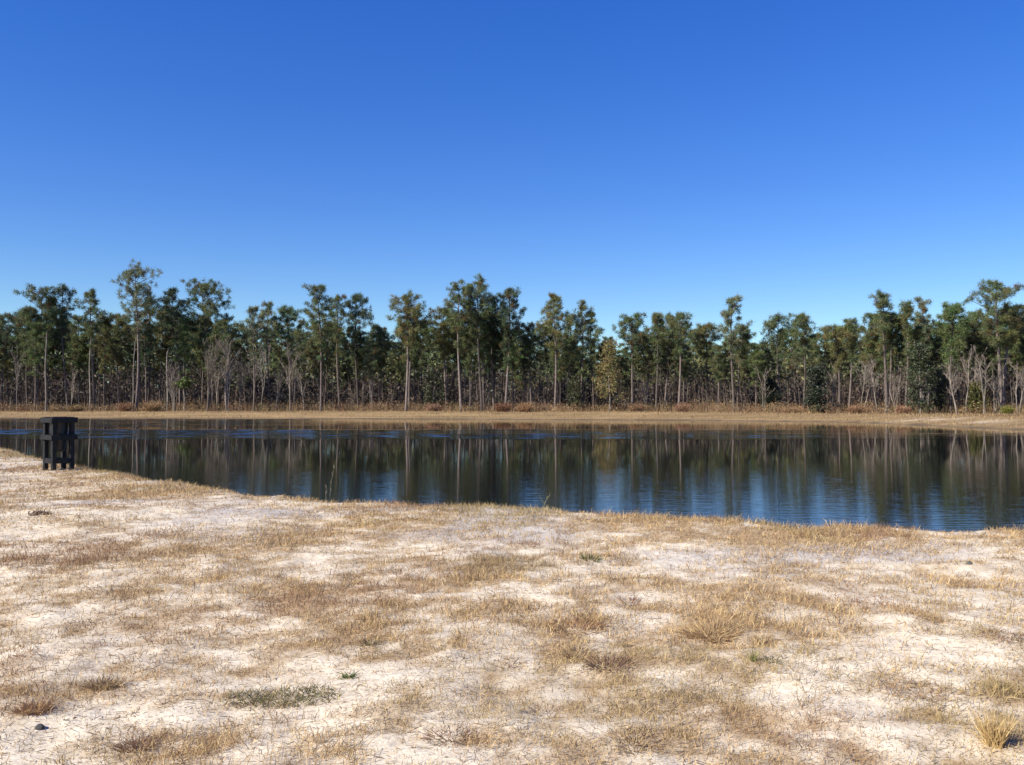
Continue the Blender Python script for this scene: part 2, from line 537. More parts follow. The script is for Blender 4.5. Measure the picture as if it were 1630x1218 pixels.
# ------------------------------------------------------------------ mesh kits
class Kit:
    """collects triangles with colours"""
    def __init__(s): s.V = []; s.T = []; s.C = []; s.n = 0

    def add(s, V, T, C):
        V = np.asarray(V, np.float32).reshape(-1, 3)
        C = np.asarray(C, np.float32)
        if C.ndim == 1: C = np.tile(C, (len(V), 1))
        s.V.append(V); s.T.append(np.asarray(T, np.int32) + s.n); s.C.append(C); s.n += len(V)

    def mesh(s, name, mat, smooth=False):
        return mesh_np(name, np.concatenate(s.V), np.concatenate(s.T), mat, np.concatenate(s.C), smooth=smooth)

    def tube(s, P, R, sides, col):
        P = np.asarray(P, float); n = len(P)
        R = np.broadcast_to(np.asarray(R, float), (n,))
        d = np.gradient(P, axis=0); d /= np.linalg.norm(d, axis=1)[:, None] + 1e-9
        ref = np.array([1.0, 0, 0]) if abs(d[0][0]) < 0.8 else np.array([0, 1.0, 0])
        u = np.cross(d, ref); u /= np.linalg.norm(u, axis=1)[:, None] + 1e-9
        v = np.cross(d, u)
        a = np.arange(sides) * 2 * math.pi / sides
        ring = P[:, None, :] + R[:, None, None] * (np.cos(a)[None, :, None] * u[:, None, :] + np.sin(a)[None, :, None] * v[:, None, :])
        i = np.arange(n - 1)[:, None] * sides; j = np.arange(sides)[None, :]; k = (j + 1) % sides
        q0 = i + j; q1 = i + k; q2 = q1 + sides; q3 = q0 + sides
        T = np.concatenate([np.stack([q0, q1, q2], -1).reshape(-1, 3), np.stack([q0, q2, q3], -1).reshape(-1, 3)])
        s.add(ring.reshape(-1, 3), T, col)

    def blades(s, base, direc, length, width, col, bend=None, two=False):
        """flat tapering blades; base (n,3), direc unit (n,3)"""
        n = len(base)
        r = RNG.normal(size=(n, 3)); side = np.cross(direc, r); side /= np.linalg.norm(side, axis=1)[:, None] + 1e-9
        W = side * (np.asarray(width) * 0.5).reshape(-1, 1)
        Lg = np.asarray(length).reshape(-1, 1)
        if not two:
            V = np.stack([base - W, base + W, base + direc * Lg], 1).reshape(-1, 3)
            T = np.arange(n * 3).reshape(-1, 3)
            s.add(V, T, np.repeat(col, 3, 0))
        else:
            mid = base + direc * Lg * 0.55
            tip = base + direc * Lg + (bend if bend is not None else 0)
            V = np.stack([base - W, base + W, mid + W * 0.75, mid - W * 0.75, tip], 1).reshape(-1, 3)
            o = np.arange(n)[:, None] * 5
            T = np.concatenate([o + np.array([0, 1, 2]), o + np.array([0, 2, 3]), o + np.array([3, 2, 4])])
            s.add(V, T, np.repeat(col, 5, 0))


def unit(v):
    return v / (np.linalg.norm(v, axis=-1, keepdims=True) + 1e-9)


def jitter(col, n, amt=0.25, hue=0.08):
    col = np.asarray(col, float)
    k = 1 + (RNG.random((n, 1)) - 0.5) * 2 * amt
    return np.clip(col * k * (1 + (RNG.random((n, 3)) - 0.5) * 2 * hue), 0.002, 0.95)


# ------------------------------------------------------------------ trees
GREENS = {'mid': (0.120, 0.140, 0.058), 'dark': (0.080, 0.102, 0.052), 'olive': (0.152, 0.150, 0.058), 'pale': (0.158, 0.172, 0.092), 'bright': (0.112, 0.150, 0.054)}


def profile(t, style):
    if style == 'round':
        return np.where(t < 0.3, 0.45 + 0.55 * t / 0.3, np.sqrt(np.clip(1.02 - ((t - 0.3) / 0.72) ** 2, 0.04, 1)))
    if style == 'flat':
        return np.where(t < 0.55, 0.5 + 0.5 * t / 0.55, np.sqrt(np.clip(1.05 - ((t - 0.55) / 0.47) ** 2, 0.1, 1)))
    if style == 'narrow':
        return np.where(t < 0.25, 0.5 + 0.5 * t / 0.25, 1.0 - 0.72 * (t - 0.25) / 0.75)
    return np.where(t < 0.2, 0.6 + 0.4 * t / 0.2, 1.0 - 0.62 * ((t - 0.2) / 0.8) ** 1.3)      # layered


def pine_meshes(H, cb, R, style='round', dens=1.0, green='mid', lean=0.0, rad=0.2, seed=0, brown=0.06):
    """trunk+limbs mesh and needle mesh of a pine of height H, crown from cb*H, crown half width R"""
    rng = np.random.default_rng(1000 + seed)
    bk = Kit(); nk = Kit()
    zz = np.linspace(-0.25, H * 0.985, 15)
    ph = rng.random(2) * 6.28
    wig = 0.012 * H
    cx = lean * (np.clip(zz / H, 0, 1)) ** 1.4 + wig * np.sin(zz / H * 4.2 + ph[0]) - wig * math.sin(ph[0])
    cy = wig * np.sin(zz / H * 3.4 + ph[1]) - wig * math.sin(ph[1])
    rad = rad * 0.84
    rr = rad * np.clip(1.0 - zz / H, 0, 1) ** 0.72 + 0.022
    rr[0] = rad * 1.3; rr[1] = min(rr[1], rad * 1.02)
    bk.tube(np.stack([cx, cy, zz], 1), rr, 8, (1, 1, 1))
    zc0 = cb * H
    nl = int((28 + 2.9 * (H - zc0)) * dens)
    cl = []; cs = []
    phi = rng.random() * 6.28
    for i in range(nl):
        t = (i + rng.random()) / nl
        z = zc0 + (H * 0.97 - zc0) * t
        if i % 6 == 4: z = zc0 - (zc0 * 0.28) * rng.random() ** 1.6; t = 0.0
        phi += 2.399 + rng.normal() * 0.35
        ln = R * float(profile(np.array(t), style)) * rng.uniform(0.32, 1.16)
        if style == 'layered': ln *= 0.62 + 0.5 * (math.sin(t * 21 + ph[0]) > -0.1)
        ln = max(ln, 0.35) * (0.75 if z < zc0 else 1)
        px_ = np.interp(z, zz, cx); py_ = np.interp(z, zz, cy)
        up = -0.05 + 0.75 * t + rng.normal() * 0.12
        k = np.linspace(0, 1, 5)
        hd = np.array([math.cos(phi), math.sin(phi)])
        bend = rng.normal() * 0.18
        pts = np.stack([px_ + ln * k * hd[0] - bend * ln * k ** 2 * hd[1], py_ + ln * k * hd[1] + bend * ln * k ** 2 * hd[0],
                        z + ln * (up * k * 0.6 + 0.28 * k ** 2)], 1)
        bk.tube(pts, np.linspace(0.02 + 0.014 * ln, 0.012, 5), 3, (1, 1, 1))
        nc = max(3, int(ln * 3.3 * rng.uniform(0.7, 1.2))) if z >= zc0 else max(2, int(ln * 1.6))
        kk = np.clip(rng.uniform(0.46, 1.08, nc) ** 0.75, 0, 1.04)
        cpos = np.stack([np.interp(kk, k, pts[:, j]) for j in range(3)], 1)
        spread = 0.135 * ln * (0.3 + kk)[:, None]
        cpos = cpos + rng.normal(size=(nc, 3)) * spread * np.array([1, 1, 0.55]) + np.array([0, 0, 0.1])
        cl.append(cpos); cs.append(np.full(nc, rng.uniform(0.8, 1.2)))
    # a few dead stubs below the crown
    for i in range(int(rng.integers(2, 7))):
        z = rng.uniform(cb * 0.45, cb) * H; a = rng.random() * 6.28; ln = rng.uniform(0.3, 1.3)
        p0 = np.array([np.interp(z, zz, cx), np.interp(z, zz, cy), z])
        p1 = p0 + np.array([math.cos(a) * ln, math.sin(a) * ln, rng.uniform(-0.2, 0.25) * ln])
        bk.tube([p0, (p0 + p1) / 2 + [0, 0, .05], p1], [0.035, 0.025, 0.01], 3, (1, 1, 1))
    cl = np.concatenate(cl); cs = np.concatenate(cs)
    top = np.array([np.interp(H * 0.97, zz, cx), np.interp(H * 0.97, zz, cy), H * 0.97])
    cl = np.concatenate([cl, top + rng.normal(size=(5, 3)) * [0.3, 0.3, 0.25]]); cs = np.concatenate([cs, np.full(5, 0.9)])
    K = 46
    n = len(cl)
    d = rng.normal(size=(n, K, 3)); d[..., 2] += 0.45; d = unit(d)
    Lg = 0.46 * cs[:, None] * rng.uniform(0.6, 1.25, (n, K))
    base = cl[:, None, :] + d * 0.06 + rng.normal(size=(n, K, 3)) * 0.12
    g = np.array(GREENS[green])
    cc = g * rng.uniform(0.75, 1.3, (n, 1)) * (1 + 0.12 * rng.normal(size=(n, 3)) * [1, 0.5, 0.6])
    br = rng.random(n) < brown
    cc[br] = np.array([0.13, 0.075, 0.03]) * rng.uniform(0.7, 1.2, (br.sum(), 1))
    cc = np.repeat(np.clip(cc, 0.01, 1), K, 0) * rng.uniform(0.8, 1.2, (n * K, 1))
    nk.blades(base.reshape(-1, 3), d.reshape(-1, 3), Lg.reshape(-1), 0.056 * rng.uniform(0.7, 1.2, n * K), cc)
    return bk.mesh("pine_trunk", M_BARK), nk.mesh("pine_crown", M_NEEDLE)


def bare_meshes(H, stems=1, spread=0.35, seed=0, rad=0.09, depth=4):
    """leafless tree: trunk (with main limbs) and crown of fine twigs"""
    rng = np.random.default_rng(5000 + seed)
    tk = Kit(); ck = Kit()

    twigs = []

    def branch(p, d, ln, r, lev):
        if lev >= 3:
            twigs.append((p, d, ln, r))
            if lev < depth:
                for _ in range(int(rng.integers(3, 6))):
                    twigs.append((p + d * ln * rng.uniform(0.15, 0.9), unit(d + rng.normal(size=3) * 0.5 + [0, 0, 0.1]), ln * rng.uniform(0.35, 0.6), 0.011))
            return
        n = 5 if lev == 0 else 4
        pts = [p]; dd = d.copy()
        for i in range(n - 1):
            dd = unit(dd + rng.normal(size=3) * (0.07 if lev == 0 else 0.16) + np.array([0, 0, 0.05]))
            pts.append(pts[-1] + dd * ln / (n - 1))
        pts = np.array(pts)
        (tk if lev < 2 else ck).tube(pts, np.linspace(r, r * (0.5 if lev < 2 else 0.35), n), 6 if lev == 0 else (4 if lev == 1 else 3),
                                     (1, 1, 1) if lev < 2 else np.array([0.24, 0.195, 0.165]) * rng.uniform(0.7, 1.15))
        if lev >= depth: return
        nb = {0: rng.integers(8, 13), 1: rng.integers(4, 7), 2: rng.integers(4, 8)}[lev]
        for _ in range(nb):
            t = rng.uniform(0.34 if lev == 0 else 0.2, 1.0)
            q = np.array([np.interp(t, np.linspace(0, 1, n), pts[:, j]) for j in range(3)])
            side = rng.normal(size=3); side -= side.dot(dd) * dd; side = unit(side)
            a = rng.uniform(0.28, 0.78)
            nd = unit(dd * math.cos(a) + side * math.sin(a) + np.array([0, 0, 0.22]))
            branch(q, nd, ln * rng.uniform(0.22, 0.42) * (1.2 - 0.5 * t if lev == 0 else 1), max(r * rng.uniform(0.32, 0.5), 0.011), lev + 1)

    for s_ in range(stems):
        a = rng.random() * 6.28; tilt = 0 if stems == 1 else rng.uniform(0.03, spread)
        d = unit(np.array([math.cos(a) * tilt, math.sin(a) * tilt, 1.0]))
        branch(np.array([math.cos(a) * 0.12 * (stems > 1), math.sin(a) * 0.12 * (stems > 1), -0.2]), d, H * rng.uniform(0.82, 1.0), rad * rng.uniform(0.75, 1.1), 0)
    tw = len(twigs)
    ck.blades(np.array([q[0] for q in twigs]), np.array([q[1] for q in twigs]), np.array([q[2] for q in twigs]),
              np.array([q[3] for q in twigs]) * 2.2, jitter((0.23, 0.19, 0.16), tw, 0.3))
    return tk.mesh("bare_trunk", M_PALE), ck.mesh("bare_twigs", M_TWIG)


def leafy_meshes(H, R, z0, col, n=900, seed=0, leaf=0.28, rad=0.12, sparse=False):
    rng = np.random.default_rng(8000 + seed)
    tk = Kit(); ck = Kit()
    zz = np.linspace(-0.2, H * 0.8, 8)
    tk.tube(np.stack([0.1 * np.sin(zz), 0.1 * np.cos(zz * 0.8) - 0.1, zz], 1), np.linspace(rad * 1.2, 0.03, 8), 7, (1, 1, 1))
    # lumps of leaves over limbs
    nl = 30 if not sparse else 38
    cen = []
    for i in range(nl):
        t = (i + rng.random()) / nl
        z = z0 + (H - z0) * t
        r = R * math.sqrt(max(0.05, 1 - (2 * t - 0.85) ** 2 * 0.75)) * rng.uniform(0.35, 0.95)
        if sparse: r = R * (1.05 - 0.85 * t) * rng.uniform(0.3, 1.0)
        a = i * 2.4 + rng.normal() * 0.4
        c_ = np.array([math.cos(a) * r, math.sin(a) * r, z]); cen.append(c_)
        zt = max(z0 * 0.6, z - r * 0.7)
        p0 = np.array([0, 0, min(zt, H * 0.78)])
        tk.tube([p0, (p0 + c_) / 2 + [0, 0, 0.1], c_], [0.035, 0.025, 0.01], 3, (1, 1, 1))
    cen = np.array(cen)
    pick = rng.integers(0, nl, n)
    p = cen[pick] + rng.normal(size=(n, 3)) * (R * 0.21) * np.array([1, 1, 0.75])
    p[:, 2] = np.maximum(p[:, 2], 0.15)
    d = unit(rng.normal(size=(n, 3)) + [0, 0, 0.2])
    cc = np.array(col) * rng.uniform(0.6, 1.4, (n, 1)) * (1 + 0.1 * rng.normal(size=(n, 3)))
    for _ in range(5):
        q = p + rng.normal(size=(n, 3)) * leaf * 0.5
        d = unit(rng.normal(size=(n, 3)) + [0, 0, 0.2])
        ck.blades(q, d, leaf * rng.uniform(0.7, 1.3, n), leaf * 0.6 * rng.uniform(0.7, 1.2, n), np.clip(cc, 0.005, 1))
    return tk.mesh("leafy_trunk", M_PALE), ck.mesh("leafy_crown", M_LEAF)


def treeline(x):
    return float(np.interp(x, [-300, 0, 600, 1000, 1200, 1450, 1630, 1900], [128, 128, 126, 123, 119, 110, 106, 100]))


def put_tree(name, label, cat, x, D, meshes, rz=0.0, group=None, scale=1.0):
    X = (x - CX) / F * D
    t = thing(name, label, cat, (X, D, hz(X, D)), group, rz)
    if not isinstance(scale, (int, float)): t.scale = scale
    else: t.scale = (scale,) * 3
    obj("trunk", meshes[0], t); obj("crown", meshes[1], t)
    return t


# front-row pines: trunk x, top x, top y, crown base y, half width px, style, density, green, depth behind the tree line, trunk radius, label
PINES = [
    (4, 10, 500, 575, 24, 'round', 1.0, 'dark', 6, .17, "dark round-topped pine cut by the left edge of the picture"),
    (60, 62, 459, 545, 30, 'flat', 1.1, 'mid', 5, .19, "broad flat-topped pine behind the pale broken snag at far left"),
    (108, 101, 456, 530, 22, 'round', 1.0, 'dark', 7, .18, "dark pine with a small rounded top, right of the pale snag"),
    (150, 149, 461, 535, 19, 'round', 0.9, 'mid', 2, .18, "slim pine with a small tufted head left of the tallest pine"),
    (217, 218, 431, 512, 38, 'flat', 0.95, 'pale', 0, .25, "tallest pine of the wood, airy wide crown, tan shrub at its foot"),
    (235, 240, 474, 545, 20, 'round', 0.9, 'mid', 6, .17, "straight pine close on the right of the tallest pine"),
    (190, 188, 500, 570, 28, 'round', 1.1, 'olive', 10, .16, "lower olive pine tucked behind the left of the tallest pine"),
    (286, 273, 459, 540, 25, 'round', 1.1, 'dark', 5, .21, "dark-trunked pine left of the huge round crown, behind the pale multi-stemmed bush tree"),
    (336, 322, 448, 545, 40, 'round', 1.3, 'mid', 6, .24, "pine with the widest, fullest round crown in the left third of the wood"),
    (362, 364, 505, 560, 22, 'layered', 0.8, 'dark', 10, .15, "short dark pine under the right side of the huge round crown"),
    (404, 406, 487, 545, 20, 'layered', 0.8, 'pale', 3, .18, "thin airy pine right of the pale bare tree cluster"),
    (430, 428, 481, 540, 17, 'layered', 0.75, 'pale', 9, .15, "spindly pale pine with a wispy head, left of the forked white-stemmed tree"),
    (470, 457, 490, 550, 22, 'round', 1.1, 'bright', 12, .16, "bright green pine rising behind the forked white-stemmed tree"),
    (511, 500, 456, 548, 26, 'round', 1.2, 'mid', -2, .22, "tall pine with domed crown standing farthest out on the grass bank"),
    (541, 537, 469, 540, 17, 'round', 0.9, 'mid', 4, .16, "pine with a crooked swaying trunk right of the domed pine"),
    (571, 568, 468, 540, 23, 'round', 1.1, 'dark', 5, .20, "dark domed pine just left of the dip in the skyline"),
    (604, 602, 518, 575, 20, 'layered', 0.9, 'dark', 12, .15, "low dark pine standing in the dip left of the twin-trunked pine"),
    (646, 644, 469, 545, 28, 'round', 1.2, 'olive', 0, .22, "full-crowned pine with a sunlit trunk, left one of the close central pair"),
    (652, 656, 492, 548, 22, 'round', 1.0, 'mid', 3, .22, "dark-trunked pine, right one of the close central pair"),
    (673, 672, 515, 570, 19, 'round', 1.0, 'mid', 8, .15, "shorter pine right of the close central pair"),
    (711, 702, 492, 560, 25, 'round', 1.1, 'olive', 8, .17, "bushy olive pine on the left shoulder of the central tall clump"),
    (734, 732, 452, 530, 27, 'flat', 0.9, 'mid', 0, .22, "tall loose-crowned pine, left one of the three highest central tops"),
    (748, 750, 478, 545, 18, 'round', 1.0, 'dark', 5, .17, "straight pine squeezed between the left and middle high central tops"),
    (767, 763, 448, 530, 26, 'flat', 1.0, 'mid', 1, .23, "tall pine, middle and highest of the three central tops"),
    (786, 788, 470, 550, 24, 'round', 1.3, 'dark', 6, .19, "dense dark pine between the middle and right high central tops"),
    (805, 808, 457, 560, 22, 'round', 1.3, 'dark', 2, .23, "very dark ragged pine, right one of the three high central tops"),
    (845, 844, 517, 565, 18, 'round', 1.0, 'mid', 6, .15, "low pine standing in the notch right of the dark ragged pine"),
    (883, 884, 469, 548, 27, 'narrow', 1.15, 'olive', 1, .21, "pointed pine with a narrow tip above a wide olive lower crown"),
    (902, 906, 503, 560, 20, 'round', 1.0, 'mid', 8, .15, "low pine close behind the right of the pointed olive pine"),
    (924, 924, 479, 530, 17, 'layered', 0.6, 'pale', 2, .19, "thin pine with a sparse see-through crown and long dark trunk, near the centre"),
    (945, 944, 497, 555, 21, 'layered', 0.8, 'mid', 3, .18, "gappy pine directly left of the deep notch of sky"),
    (1007, 1001, 505, 560, 25, 'round', 1.1, 'mid', 4, .18, "rounded pine rising behind the yellow-leaved tree's right side"),
    (1044, 1043, 501, 550, 17, 'layered', 0.85, 'mid', 0, .19, "pine with a clean pale trunk, first right of the yellow-leaved tree"),
    (1058, 1066, 504, 560, 25, 'round', 1.15, 'olive', 7, .17, "wide olive pine between two clean pale trunks right of the yellow-leaved tree"),
    (1080, 1083, 500, 550, 19, 'round', 0.95, 'mid', 1, .19, "pine with a clean pale trunk and a head level with its olive left neighbour"),
    (1128, 1127, 519, 570, 24, 'round', 1.1, 'olive', 6, .16, "low rounded pine in the even skyline left of the tiered pine"),
    (1168, 1170, 474, 548, 27, 'layered', 0.85, 'pale', 1, .21, "tall tiered pine standing alone above the low middle-right skyline"),
    (1174, 1186, 520, 565, 20, 'round', 1.0, 'mid', 6, .16, "low pine leaning right against the tall tiered pine"),
    (1241, 1241, 504, 560, 24, 'round', 1.0, 'mid', 5, .18, "dark-trunked round pine, left one of two above the dark evergreen bush"),
    (1279, 1276, 502, 548, 22, 'narrow', 1.0, 'mid', 0, .18, "pale-trunked pine with a pointed head, left of the dark evergreen bush"),
    (1336, 1329, 522, 570, 26, 'round', 1.1, 'olive', 1, .17, "olive pine with a slightly bent pale trunk right of the dark evergreen bush"),
    (1351, 1353, 510, 555, 16, 'layered', 0.85, 'mid', 2, .17, "slim straight pine just right of the bent pale trunk"),
    (1386, 1390, 500, 560, 18, 'round', 1.0, 'mid', 9, .16, "pine with a small brown-tinged top left of the tall swept-head pine"),
    (1411, 1410, 467, 530, 23, 'layered', 0.85, 'mid', 0, .24, "tall pine with a separate tuft swept left at its top, thick pale trunk"),
    (1415, 1424, 500, 540, 20, 'round', 1.0, 'olive', 2, .18, "pine whose trunk stands tight against the thick pale trunk"),
    (1441, 1440, 483, 535, 15, 'layered', 0.8, 'mid', 0, .18, "slender pine with a brown dead bough, left of the glossy evergreen"),
    (1476, 1474, 475, 535, 19, 'layered', 0.7, 'pale', 9, .17, "pale wispy pine poking out above the glossy evergreen"),
    (1513, 1514, 486, 556, 29, 'round', 1.2, 'bright', 1, .19, "broad green pine on a clean pale trunk right of the glossy evergreen"),
    (1552, 1550, 497, 560, 22, 'round', 1.1, 'mid', 10, .16, "pine filling the gap left of the big right-hand pine"),
    (1593, 1592, 450, 545, 33, 'flat', 1.25, 'mid', 0, .25, "big dominant pine near the right edge, left trunk of the pink-barked pair"),
    (1598, 1608, 490, 552, 24, 'round', 1.1, 'olive', 1, .24, "pine with pink-grey bark, right trunk of the pair near the right edge"),
    (1632, 1630, 488, 560, 24, 'round', 1.1, 'dark', 5, .19, "dark pine cut off by the right edge of the picture"),
]
G_FRONT = "pines along the front of the wood"
for i, (tx, topx, topy, cby, hw, style, dens, green, back, rad, label) in enumerate(PINES):
    D = treeline(tx) + back + 1.5
    X = (tx - CX) / F * D
    z = hz(X, D)
    H = (HY - topy) / F * D + CAMZ - z
    cb = ((HY - cby) / F * D + CAMZ - z) / H
    R = hw / F * D * 1.06
    ms = pine_meshes(H, cb, R, style, dens, green, (topx - tx) / F * D, rad, i, 0.10 if 'brown' in label else 0.04)
    put_tree("pine_tree", label, "pine tree", tx, D, ms, 0.0, G_FRONT)

# slim pines in the shaded rows behind
VAR = []
for k in range(12):
    st = ['round', 'round', 'narrow', 'layered', 'flat'][k % 5]
    VAR.append((18.0, pine_meshes(18.0, random.uniform(0.50, 0.64) if k < 6 else random.uniform(0.30, 0.48), random.uniform(1.9, 2.8), st, random.uniform(0.95, 1.25),
                                  ['mid', 'olive', 'dark', 'mid', 'bright'][(k * 3) % 5], random.uniform(-0.5, 0.5), random.uniform(0.11, 0.16), 200 + k, 0.05)))
skyx = [-250, 0, 60, 140, 200, 300, 380, 450, 600, 620, 700, 780, 860, 960, 1000, 1100, 1210, 1280, 1310, 1400, 1480, 1560, 1700, 1900]
skyy = [520, 508, 490, 508, 500, 490, 520, 508, 522, 528, 505, 500, 522, 548, 530, 522, 530, 520, 530, 512, 500, 500, 495, 500]
fill = []
x = -140.0
while x < 1800:
    fill.append(x); x += random.uniform(7.5, 13)
between = {}
names = sorted([(p[0], p[10]) for p in PINES])
ORD = ["first", "second", "third", "fourth", "fifth", "sixth", "seventh", "eighth", "ninth", "tenth", "eleventh", "twelfth", "thirteenth", "fourteenth", "fifteenth", "sixteenth", "seventeenth", "eighteenth", "nineteenth", "twentieth"]
BAYS = [(0, "the left edge"), (73, "the pale snag"), (217, "the tallest pine"), (336, "the fullest round crown"), (464, "the forked white-stemmed tree"),
        (571, "the dark domed pine"), (649, "the close central pair"), (767, "the highest central top"), (883, "the pointed olive pine"),
        (970, "the yellow-leaved tree"), (1080, "the clean pale trunks"), (1168, "the tall tiered pine"), (1299, "the dark evergreen bush"),
        (1411, "the swept-head pine"), (1464, "the glossy evergreen"), (1595, "the pink-barked pair")]
count = {}
for x in fill:
    D = treeline(x) + (random.uniform(13, 48) if random.random() < 0.68 else random.uniform(3, 13))
    ty = float(np.interp(x, skyx, skyy)) + random.uniform(-6, 30)
    X = (x - CX) / F * D
    z = hz(X, D)
    H = (HY - ty) / F * D + CAMZ - z
    h0, ms = random.choice(VAR[:6] if D - treeline(x) < 18 else VAR)
    s = H / h0
    if x < 0: key = "out beyond the left edge"
    elif x > 1640: key = "out beyond the right edge"
    else:
        bay = max([bx for bx in BAYS if bx[0] <= x], key=lambda q: q[0])
        key = "right of " + bay[1]
    k = count.get(key, 0); count[key] = k + 1
    lab = "%s slim shaded back-row pine %s" % (ORD[k], key)
    wv = s ** 0.5 * random.uniform(0.9, 1.15)
    put_tree("pine_tree", lab, "pine tree", x, D, ms, random.random() * 6.28, "slim pines in the shaded back rows", (wv, wv, s))

# leafless trees
BARE = [(277, 585, 4, .30, .10, 1, "low pale multi-stemmed leafless tree left of the fullest round crown"),
        (330, 548, 3, .22, .13, -1, "tallest chalky multi-stemmed leafless tree below the fullest round crown"),
        (346, 566, 2, .20, .09, 1, "thin leafless tree close right of the chalky multi-stemmed one"),
        (362, 552, 3, .22, .11, 0, "pale leafless tree with bundled stems, second in the bare cluster"),
        (381, 575, 2, .20, .08, 1, "small greyish leafless tree in the middle of the bare cluster"),
        (392, 568, 1, .2, .08, 3, "single-stemmed leafless tree left of the thin airy pine"),
        (403, 556, 1, .2, .10, -1, "white straight leafless tree at the right end of the bare cluster"),
        (415, 562, 2, .25, .09, 2, "curving leafless tree just past the bare cluster"),
        (464, 556, 2, .14, .13, -1, "forked white-stemmed leafless tree with level side limbs"),
        (438, 592, 2, .3, .07, 5, "small twiggy leafless tree left of the forked white-stemmed one"),
        (484, 588, 1, .2, .08, 4, "slim leafless tree right of the forked white-stemmed one"),
        (116, 588, 2, .35, .09, 4, "leaning pale leafless tree in shade right of the broken snag"),
        (28, 566, 1, .2, .08, 3, "thin leafless tree in shade near the left edge"),
        (590, 585, 2, .3, .08, 6, "brownish leafless tree under the dip in the skyline"),
        (690, 600, 2, .35, .07, 6, "twiggy leafless tree right of the close central pair"),
        (1030, 610, 3, .35, .07, 5, "low greyish leafless thicket tree right of the yellow-leaved tree"),
        (1215, 590, 2, .3, .08, 4, "leafless tree between the tiered pine and the dark evergreen bush"),
        (1322, 590, 2, .3, .08, 4, "leafless tree beside the right of the dark evergreen bush"),
        (1372, 580, 2, .35, .09, 3, "spreading grey-brown leafless tree left of the swept-head pine"),
        (1397, 572, 1, .2, .09, 1, "leafless tree leaning left beside the swept-head pine"),
        (1428, 598, 3, .4, .07, 2, "low tangled leafless tree between swept-head pine and slender pine"),
        (1473, 610, 3, .25, .07, 0, "small many-stemmed leafless tree in front of the glossy evergreen"),
        (1524, 580, 2, .2, .09, 0, "thin pale leafless tree right of the clean-trunked broad pine"),
        (1537, 560, 1, .2, .12, 0, "pale forked leafless tree, taller left one before the big right pine"),
        (1566, 568, 2, .28, .11, -1, "crooked mossy leafless tree directly left of the pink-barked pair"),
        (1582, 590, 2, .35, .08, 2, "brushy leafless tree touching the left of the pink-barked pair"),
        (1620, 590, 3, .35, .08, 1, "low leafless tree between the pink-barked pair and the right edge")]
for i, (x, ty, st, sp, rad, back, label) in enumerate(BARE):
    D = treeline(x) + back
    X = (x - CX) / F * D; z = hz(X, D)
    H = (HY - ty) / F * D + CAMZ - z
    put_tree("bare_tree", label, "bare tree", x, D, bare_meshes(H * 1.05, st, sp * 0.7, i, rad * 0.78), 0.0, "leafless trees at the edge of the wood")

# broken pale snags
def snag(x, ty, back, rad, label, lean=0.0):
    D = treeline(x) + back; X = (x - CX) / F * D; z = hz(X, D)
    H = (HY - ty) / F * D + CAMZ - z
    k = Kit(); zz = np.linspace(-0.2, H, 12)
    k.tube(np.stack([lean * zz / H + 0.06 * np.sin(zz * 0.7), 0.05 * np.cos(zz * 0.5), zz], 1), np.linspace(rad, rad * 0.55, 12), 8, (1, 1, 1))
    k.tube([[lean + 0.04, 0, H - 0.1], [lean + 0.1, 0, H + 0.25], [lean + 0.12, 0.02, H + 0.55]], [rad * 0.45, rad * 0.25, 0.01], 4, (1, 1, 1))
    t = thing("dead_snag", label, "dead tree", (X, D, z), "broken dead trunks")
    obj("trunk", k.mesh("snag_trunk", M_PALE), t)
    b_ = Kit()
    for j in range(5):
        zb = H * RNG.uniform(0.45, 0.95); a = RNG.random() * 6.28; l = RNG.uniform(0.4, 1.2)
        p0 = np.array([lean * zb / H + 0.06 * math.sin(zb * 0.7), 0.05 * math.cos(zb * 0.5), zb])
        b_.tube([p0, p0 + [math.cos(a) * l * .5, math.sin(a) * l * .5, .1], p0 + [math.cos(a) * l, math.sin(a) * l, .3]], [.04, .03, .012], 4, (1, 1, 1))
    obj("branch_stubs", b_.mesh("snag_stubs", M_PALE), t)


snag(73, 531, 0, .16, "pale broken snag standing alone at far left, no branches")
snag(211, 545, 1, .12, "thin pinkish dead trunk tight against the left of the tallest pine", 0.3)
snag(266, 560, 2, .11, "short grey dead trunk left of the low multi-stemmed leafless tree")
snag(143, 546, 3, .12, "thin dead trunk tight against the left of the slim tufted pine")

# leafy evergreens and the yellow tree
LEAFY = [(970, 545, 25, 2.0, (0.19, 0.155, 0.06), 850, 0, True, "yellow_tree", "yellow-leaved young tree with a pale stem, near the centre"),
         (1464, 548, 19, 0.6, (0.052, 0.064, 0.032), 850, 0, False, "evergreen_tree", "glossy dark green evergreen reaching almost to the ground, right third"),
         (1490, 590, 17, 0.6, (0.045, 0.055, 0.030), 480, 4, False, "evergreen_tree", "darker evergreen tucked behind the right of the glossy one"),
         (1299, 585, 19, 0.4, (0.036, 0.046, 0.028), 1000, 1, False, "evergreen_tree", "dark low rounded evergreen bush tree between two pale trunks"),
         (1225, 605, 15, 0.4, (0.03, 0.042, 0.02), 700, 6, False, "evergreen_tree", "low dark evergreen in shade right of the tall tiered pine"),
         (690, 595, 18, 0.4, (0.065, 0.068, 0.034), 600, 5, False, "evergreen_tree", "young bushy evergreen in shade left of the central tall clump"),
         (915, 600, 14, 0.4, (0.07, 0.072, 0.034), 500, 4, False, "evergreen_tree", "young bushy evergreen below the sparse see-through pine"),
         (1555, 612, 14, 0.3, (0.10, 0.10, 0.03), 600, 2, False, "evergreen_tree", "yellowish green young evergreen behind the crooked mossy tree"),
         (293, 606, 12, 3.6, (0.09, 0.12, 0.03), 250, 1, False, "evergreen_tree", "small light green sapling beside the low multi-stemmed leafless tree")]
